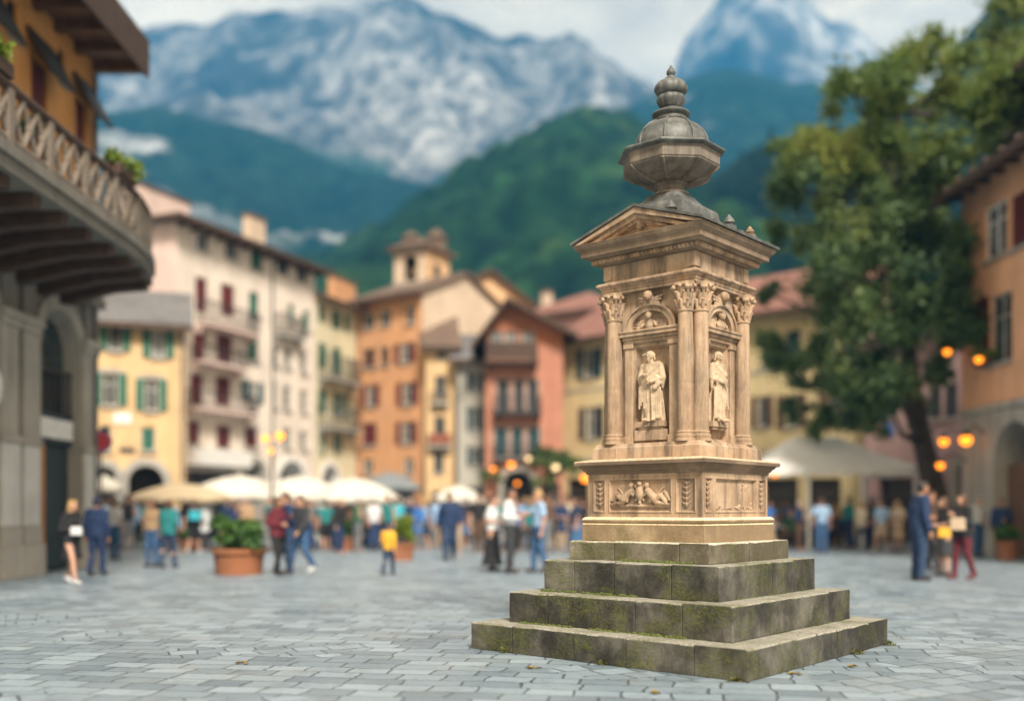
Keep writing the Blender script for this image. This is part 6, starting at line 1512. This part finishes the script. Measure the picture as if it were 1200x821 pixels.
pp('man_talk', 1093, 668, -60, 1.70, 'brown', 'charcoal', 'brown', 'man in brown shirt half hidden behind the tall man in navy', skin=1)
pp('woman_dress', 1107, 674, -80, 1.56, 'black', 'charcoal', 'brown', 'brown-haired woman in dark dress facing the tall man in navy')
pp('woman_slim', 1129, 678, -75, 1.62, 'black', 'burgundy', 'brown', 'woman in black jacket and burgundy trousers at the end of the group by the arch', shoes=plain('burgundy_shoe', (.1, .015, .02), .5))
pp('man_stand', 1146, 652, 20, 1.66, 'white', 'denim', 'grey', 'grey-haired man in white shirt near the stone arch', skin=0)
pp('man_jacket', 1174, 655, -30, 1.60, 'navy', 'brown', 'dark', 'man in navy jacket and brown trousers close to the stone arch', skin=1)
pp('woman_tee', 1160, 645, 30, 1.58, 'pale blue', 'black', 'brown', 'woman in sleeveless pale blue top before the stone arch')
# things they carry
def bag(name, px, feet, dx, dz, s, mat, label, cat):
    x, y = at(px, feet); rt = empty(name, (x+dx, y-.18, dz), 0, label, cat); k = s
    MB().loft([[(a*k*(1-.12*f)*.5, b*k*.22, f*k*.75) for a, b in ((-1, -1), (1, -1), (1, 1), (-1, 1))] for f in (0, .5, 1)]).build('bag_body', mat, rt, bevel=.02)
    MB().tube([(-k*.35, 0, k*.73), (-k*.2, 0, k*1.25), (k*.2, 0, k*1.25), (k*.35, 0, k*.73)], .012, 6).build('handle', LEATHER, rt)
bag('handbag', 84, 684, .16, .86, .20, CM['white'], 'white handbag held by the blonde woman in black', 'bag')
bag('backpack', 231, 648, .0, 1.0, .36, CM['turquoise'], 'pale turquoise backpack on the person in black shorts', 'bag')
bag('handbag', 1104, 680, -.05, .80, .24, CM['yellow'], 'yellow bag held between the tall man and the dark dress', 'bag')
bag('handbag', 1116, 680, 0, .93, .30, CM['beige'], 'beige shoulder bag of the woman in burgundy trousers', 'bag')
# cafe seats with people, and the crowd further back
rc = random.Random(12); used = set()
TOPS = ['navy', 'black', 'white', 'pale blue', 'blue', 'teal', 'red', 'pink', 'tan', 'grey', 'cream', 'turquoise', 'orange', 'brown', 'green', 'yellow']; BOTS = ['denim', 'dark denim', 'black', 'charcoal', 'beige', 'brown', 'navy', 'grey']
TW = [16, 13, 7, 6, 6, 2, .01, 2, 4, 8, 4, .6, .3, 4, 2, .3]; HN = {'dark': 'dark-haired', 'brown': 'brown-haired', 'blond': 'blond', 'grey': 'grey-haired'}
def where(px, Y):
    spots = ((150, 'before the ochre house'), (214, 'by the tan parasol'), (284, 'before the cream apartment house'), (346, 'among the white parasols'), (408, 'by the pale yellow house'), (457, 'before the orange house'), (537, 'by the smallest white parasol'), (600, 'before the terracotta house'), (690, 'beside the monument pedestal'), (760, 'behind the monument'), (925, 'under the marquee by the monument'), (1000, 'under the middle of the marquee'), (1060, 'under the marquee by the tree'), (1160, 'by the stone arch'))
    return min(spots, key=lambda s_: abs(s_[0]-px))[1]
def crowd_person(px, Y, seat=False, face=None):
    for _ in range(80):
        fig = rc.choice(['seated_man', 'seated_woman'] if seat else ['man_stand', 'man_walk', 'man_talk', 'man_jacket', 'man_tee', 'woman_skirt', 'woman_dress', 'woman_slim', 'woman_tee', 'shorts', 'coat'])
        top = rc.choices(TOPS, TW)[0]; bot = rc.choice(BOTS); hair = rc.choice(['dark', 'brown', 'brown', 'blond', 'grey'])
        sex = 'woman' if KIN[fig].get('female') else 'man'; nb = {'slim': 'trousers', 'long': 'skirt', 'shorts': 'shorts', 'skirt': 'skirt', 'dress': 'skirt'}.get(KIN[fig].get('bottom'), 'trousers')
        lab = f"{HN[hair]} {'seated ' if seat else ''}{sex} in {top} top and {bot} {nb} {where(px, Y)}"
        if lab not in used and top != bot and len(lab.replace('-', ' ').split()) <= 15: break
    used.add(lab); x = (px-600)/FPX*Y
    rz = face if face is not None else rc.uniform(0, 6.28)
    return person(fig, x, Y, rz, rc.uniform(1.58, 1.78) if not seat else 1.7, top, bot, hair, lab, skin=rc.choice((0, 0, 1)), group='people crowding the square' if not seat else 'people seated at the cafes', detail=False)
taken = []
def free(x, y, d=.55):
    if any((x-a)**2+(y-b)**2 < d*d for a, b in taken): return False
    taken.append((x, y)); return True
for o in bpy.data.objects:
    if o.parent is None and o.name.split('.')[0] in ('planter', 'parasol', 'person', 'street_lamp'): taken.append((o.location.x, o.location.y))
n = 0
while n < 135:
    px = rc.choice([rc.uniform(120, 700), rc.uniform(200, 560), rc.uniform(560, 760)]); Y = rc.uniform(29, 35.5) if px < 225 else rc.uniform(29, 45)
    if rc.random() < .55: Y = min(Y, rc.uniform(31, 38))
    x = (px-600)/FPX*Y
    if px > 690 and Y < 33: continue
    if free(x, Y): crowd_person(px, Y); n += 1
n = 0
while n < 12:
    px = rc.uniform(900, 1180); Y = rc.uniform(31, 40) if px < 1090 else rc.uniform(31.5, 36)
    x = (px-600)/FPX*Y
    if x < 12.9 and free(x, Y): crowd_person(px, Y); n += 1
tabs = [(x, Y) for x, Y in ((-10.6, 33.6), (-8.4, 34.0), (-6.9, 36.2), (-5.0, 35.0), (-3.9, 37.0), (-2.2, 39.0), (8.9, 34.2), (10.4, 34.6), (11.9, 34.3), (9.6, 36.2), (11.2, 36.4))]
names = ['by the tan parasol pole', 'under the cream house parasol', 'between two white parasols', 'under the pale house parasol', 'behind the small dark shrub pots', 'near the smallest white parasol', 'at the marquee corner near the monument', 'under the middle of the marquee', 'under the marquee beside the tree', 'deep under the marquee, monument end', 'deep under the marquee, tree end']
for (x, y), nm in zip(tabs, names):
    taken.append((x, y)); cafe_table(x, y, 'small round white cafe table '+nm)
    a0 = rc.uniform(-.3, .3)
    for k, (a, side_) in enumerate(((a0+math.pi*.5+math.pi/2, 'one side'), (a0+math.pi/2-math.pi/2, 'other side'))):
        cx, cy_ = x+.72*math.cos(a), y+.72*math.sin(a); rz = a-math.pi/2
        cafe_chair(cx, cy_, rz, f"dark chair on the {'monument' if (math.cos(a) < 0) == (x > 2) else 'outer'} side of table {nm}")
        crowd_person(600+cx/cy_*FPX, cy_, True, rz)
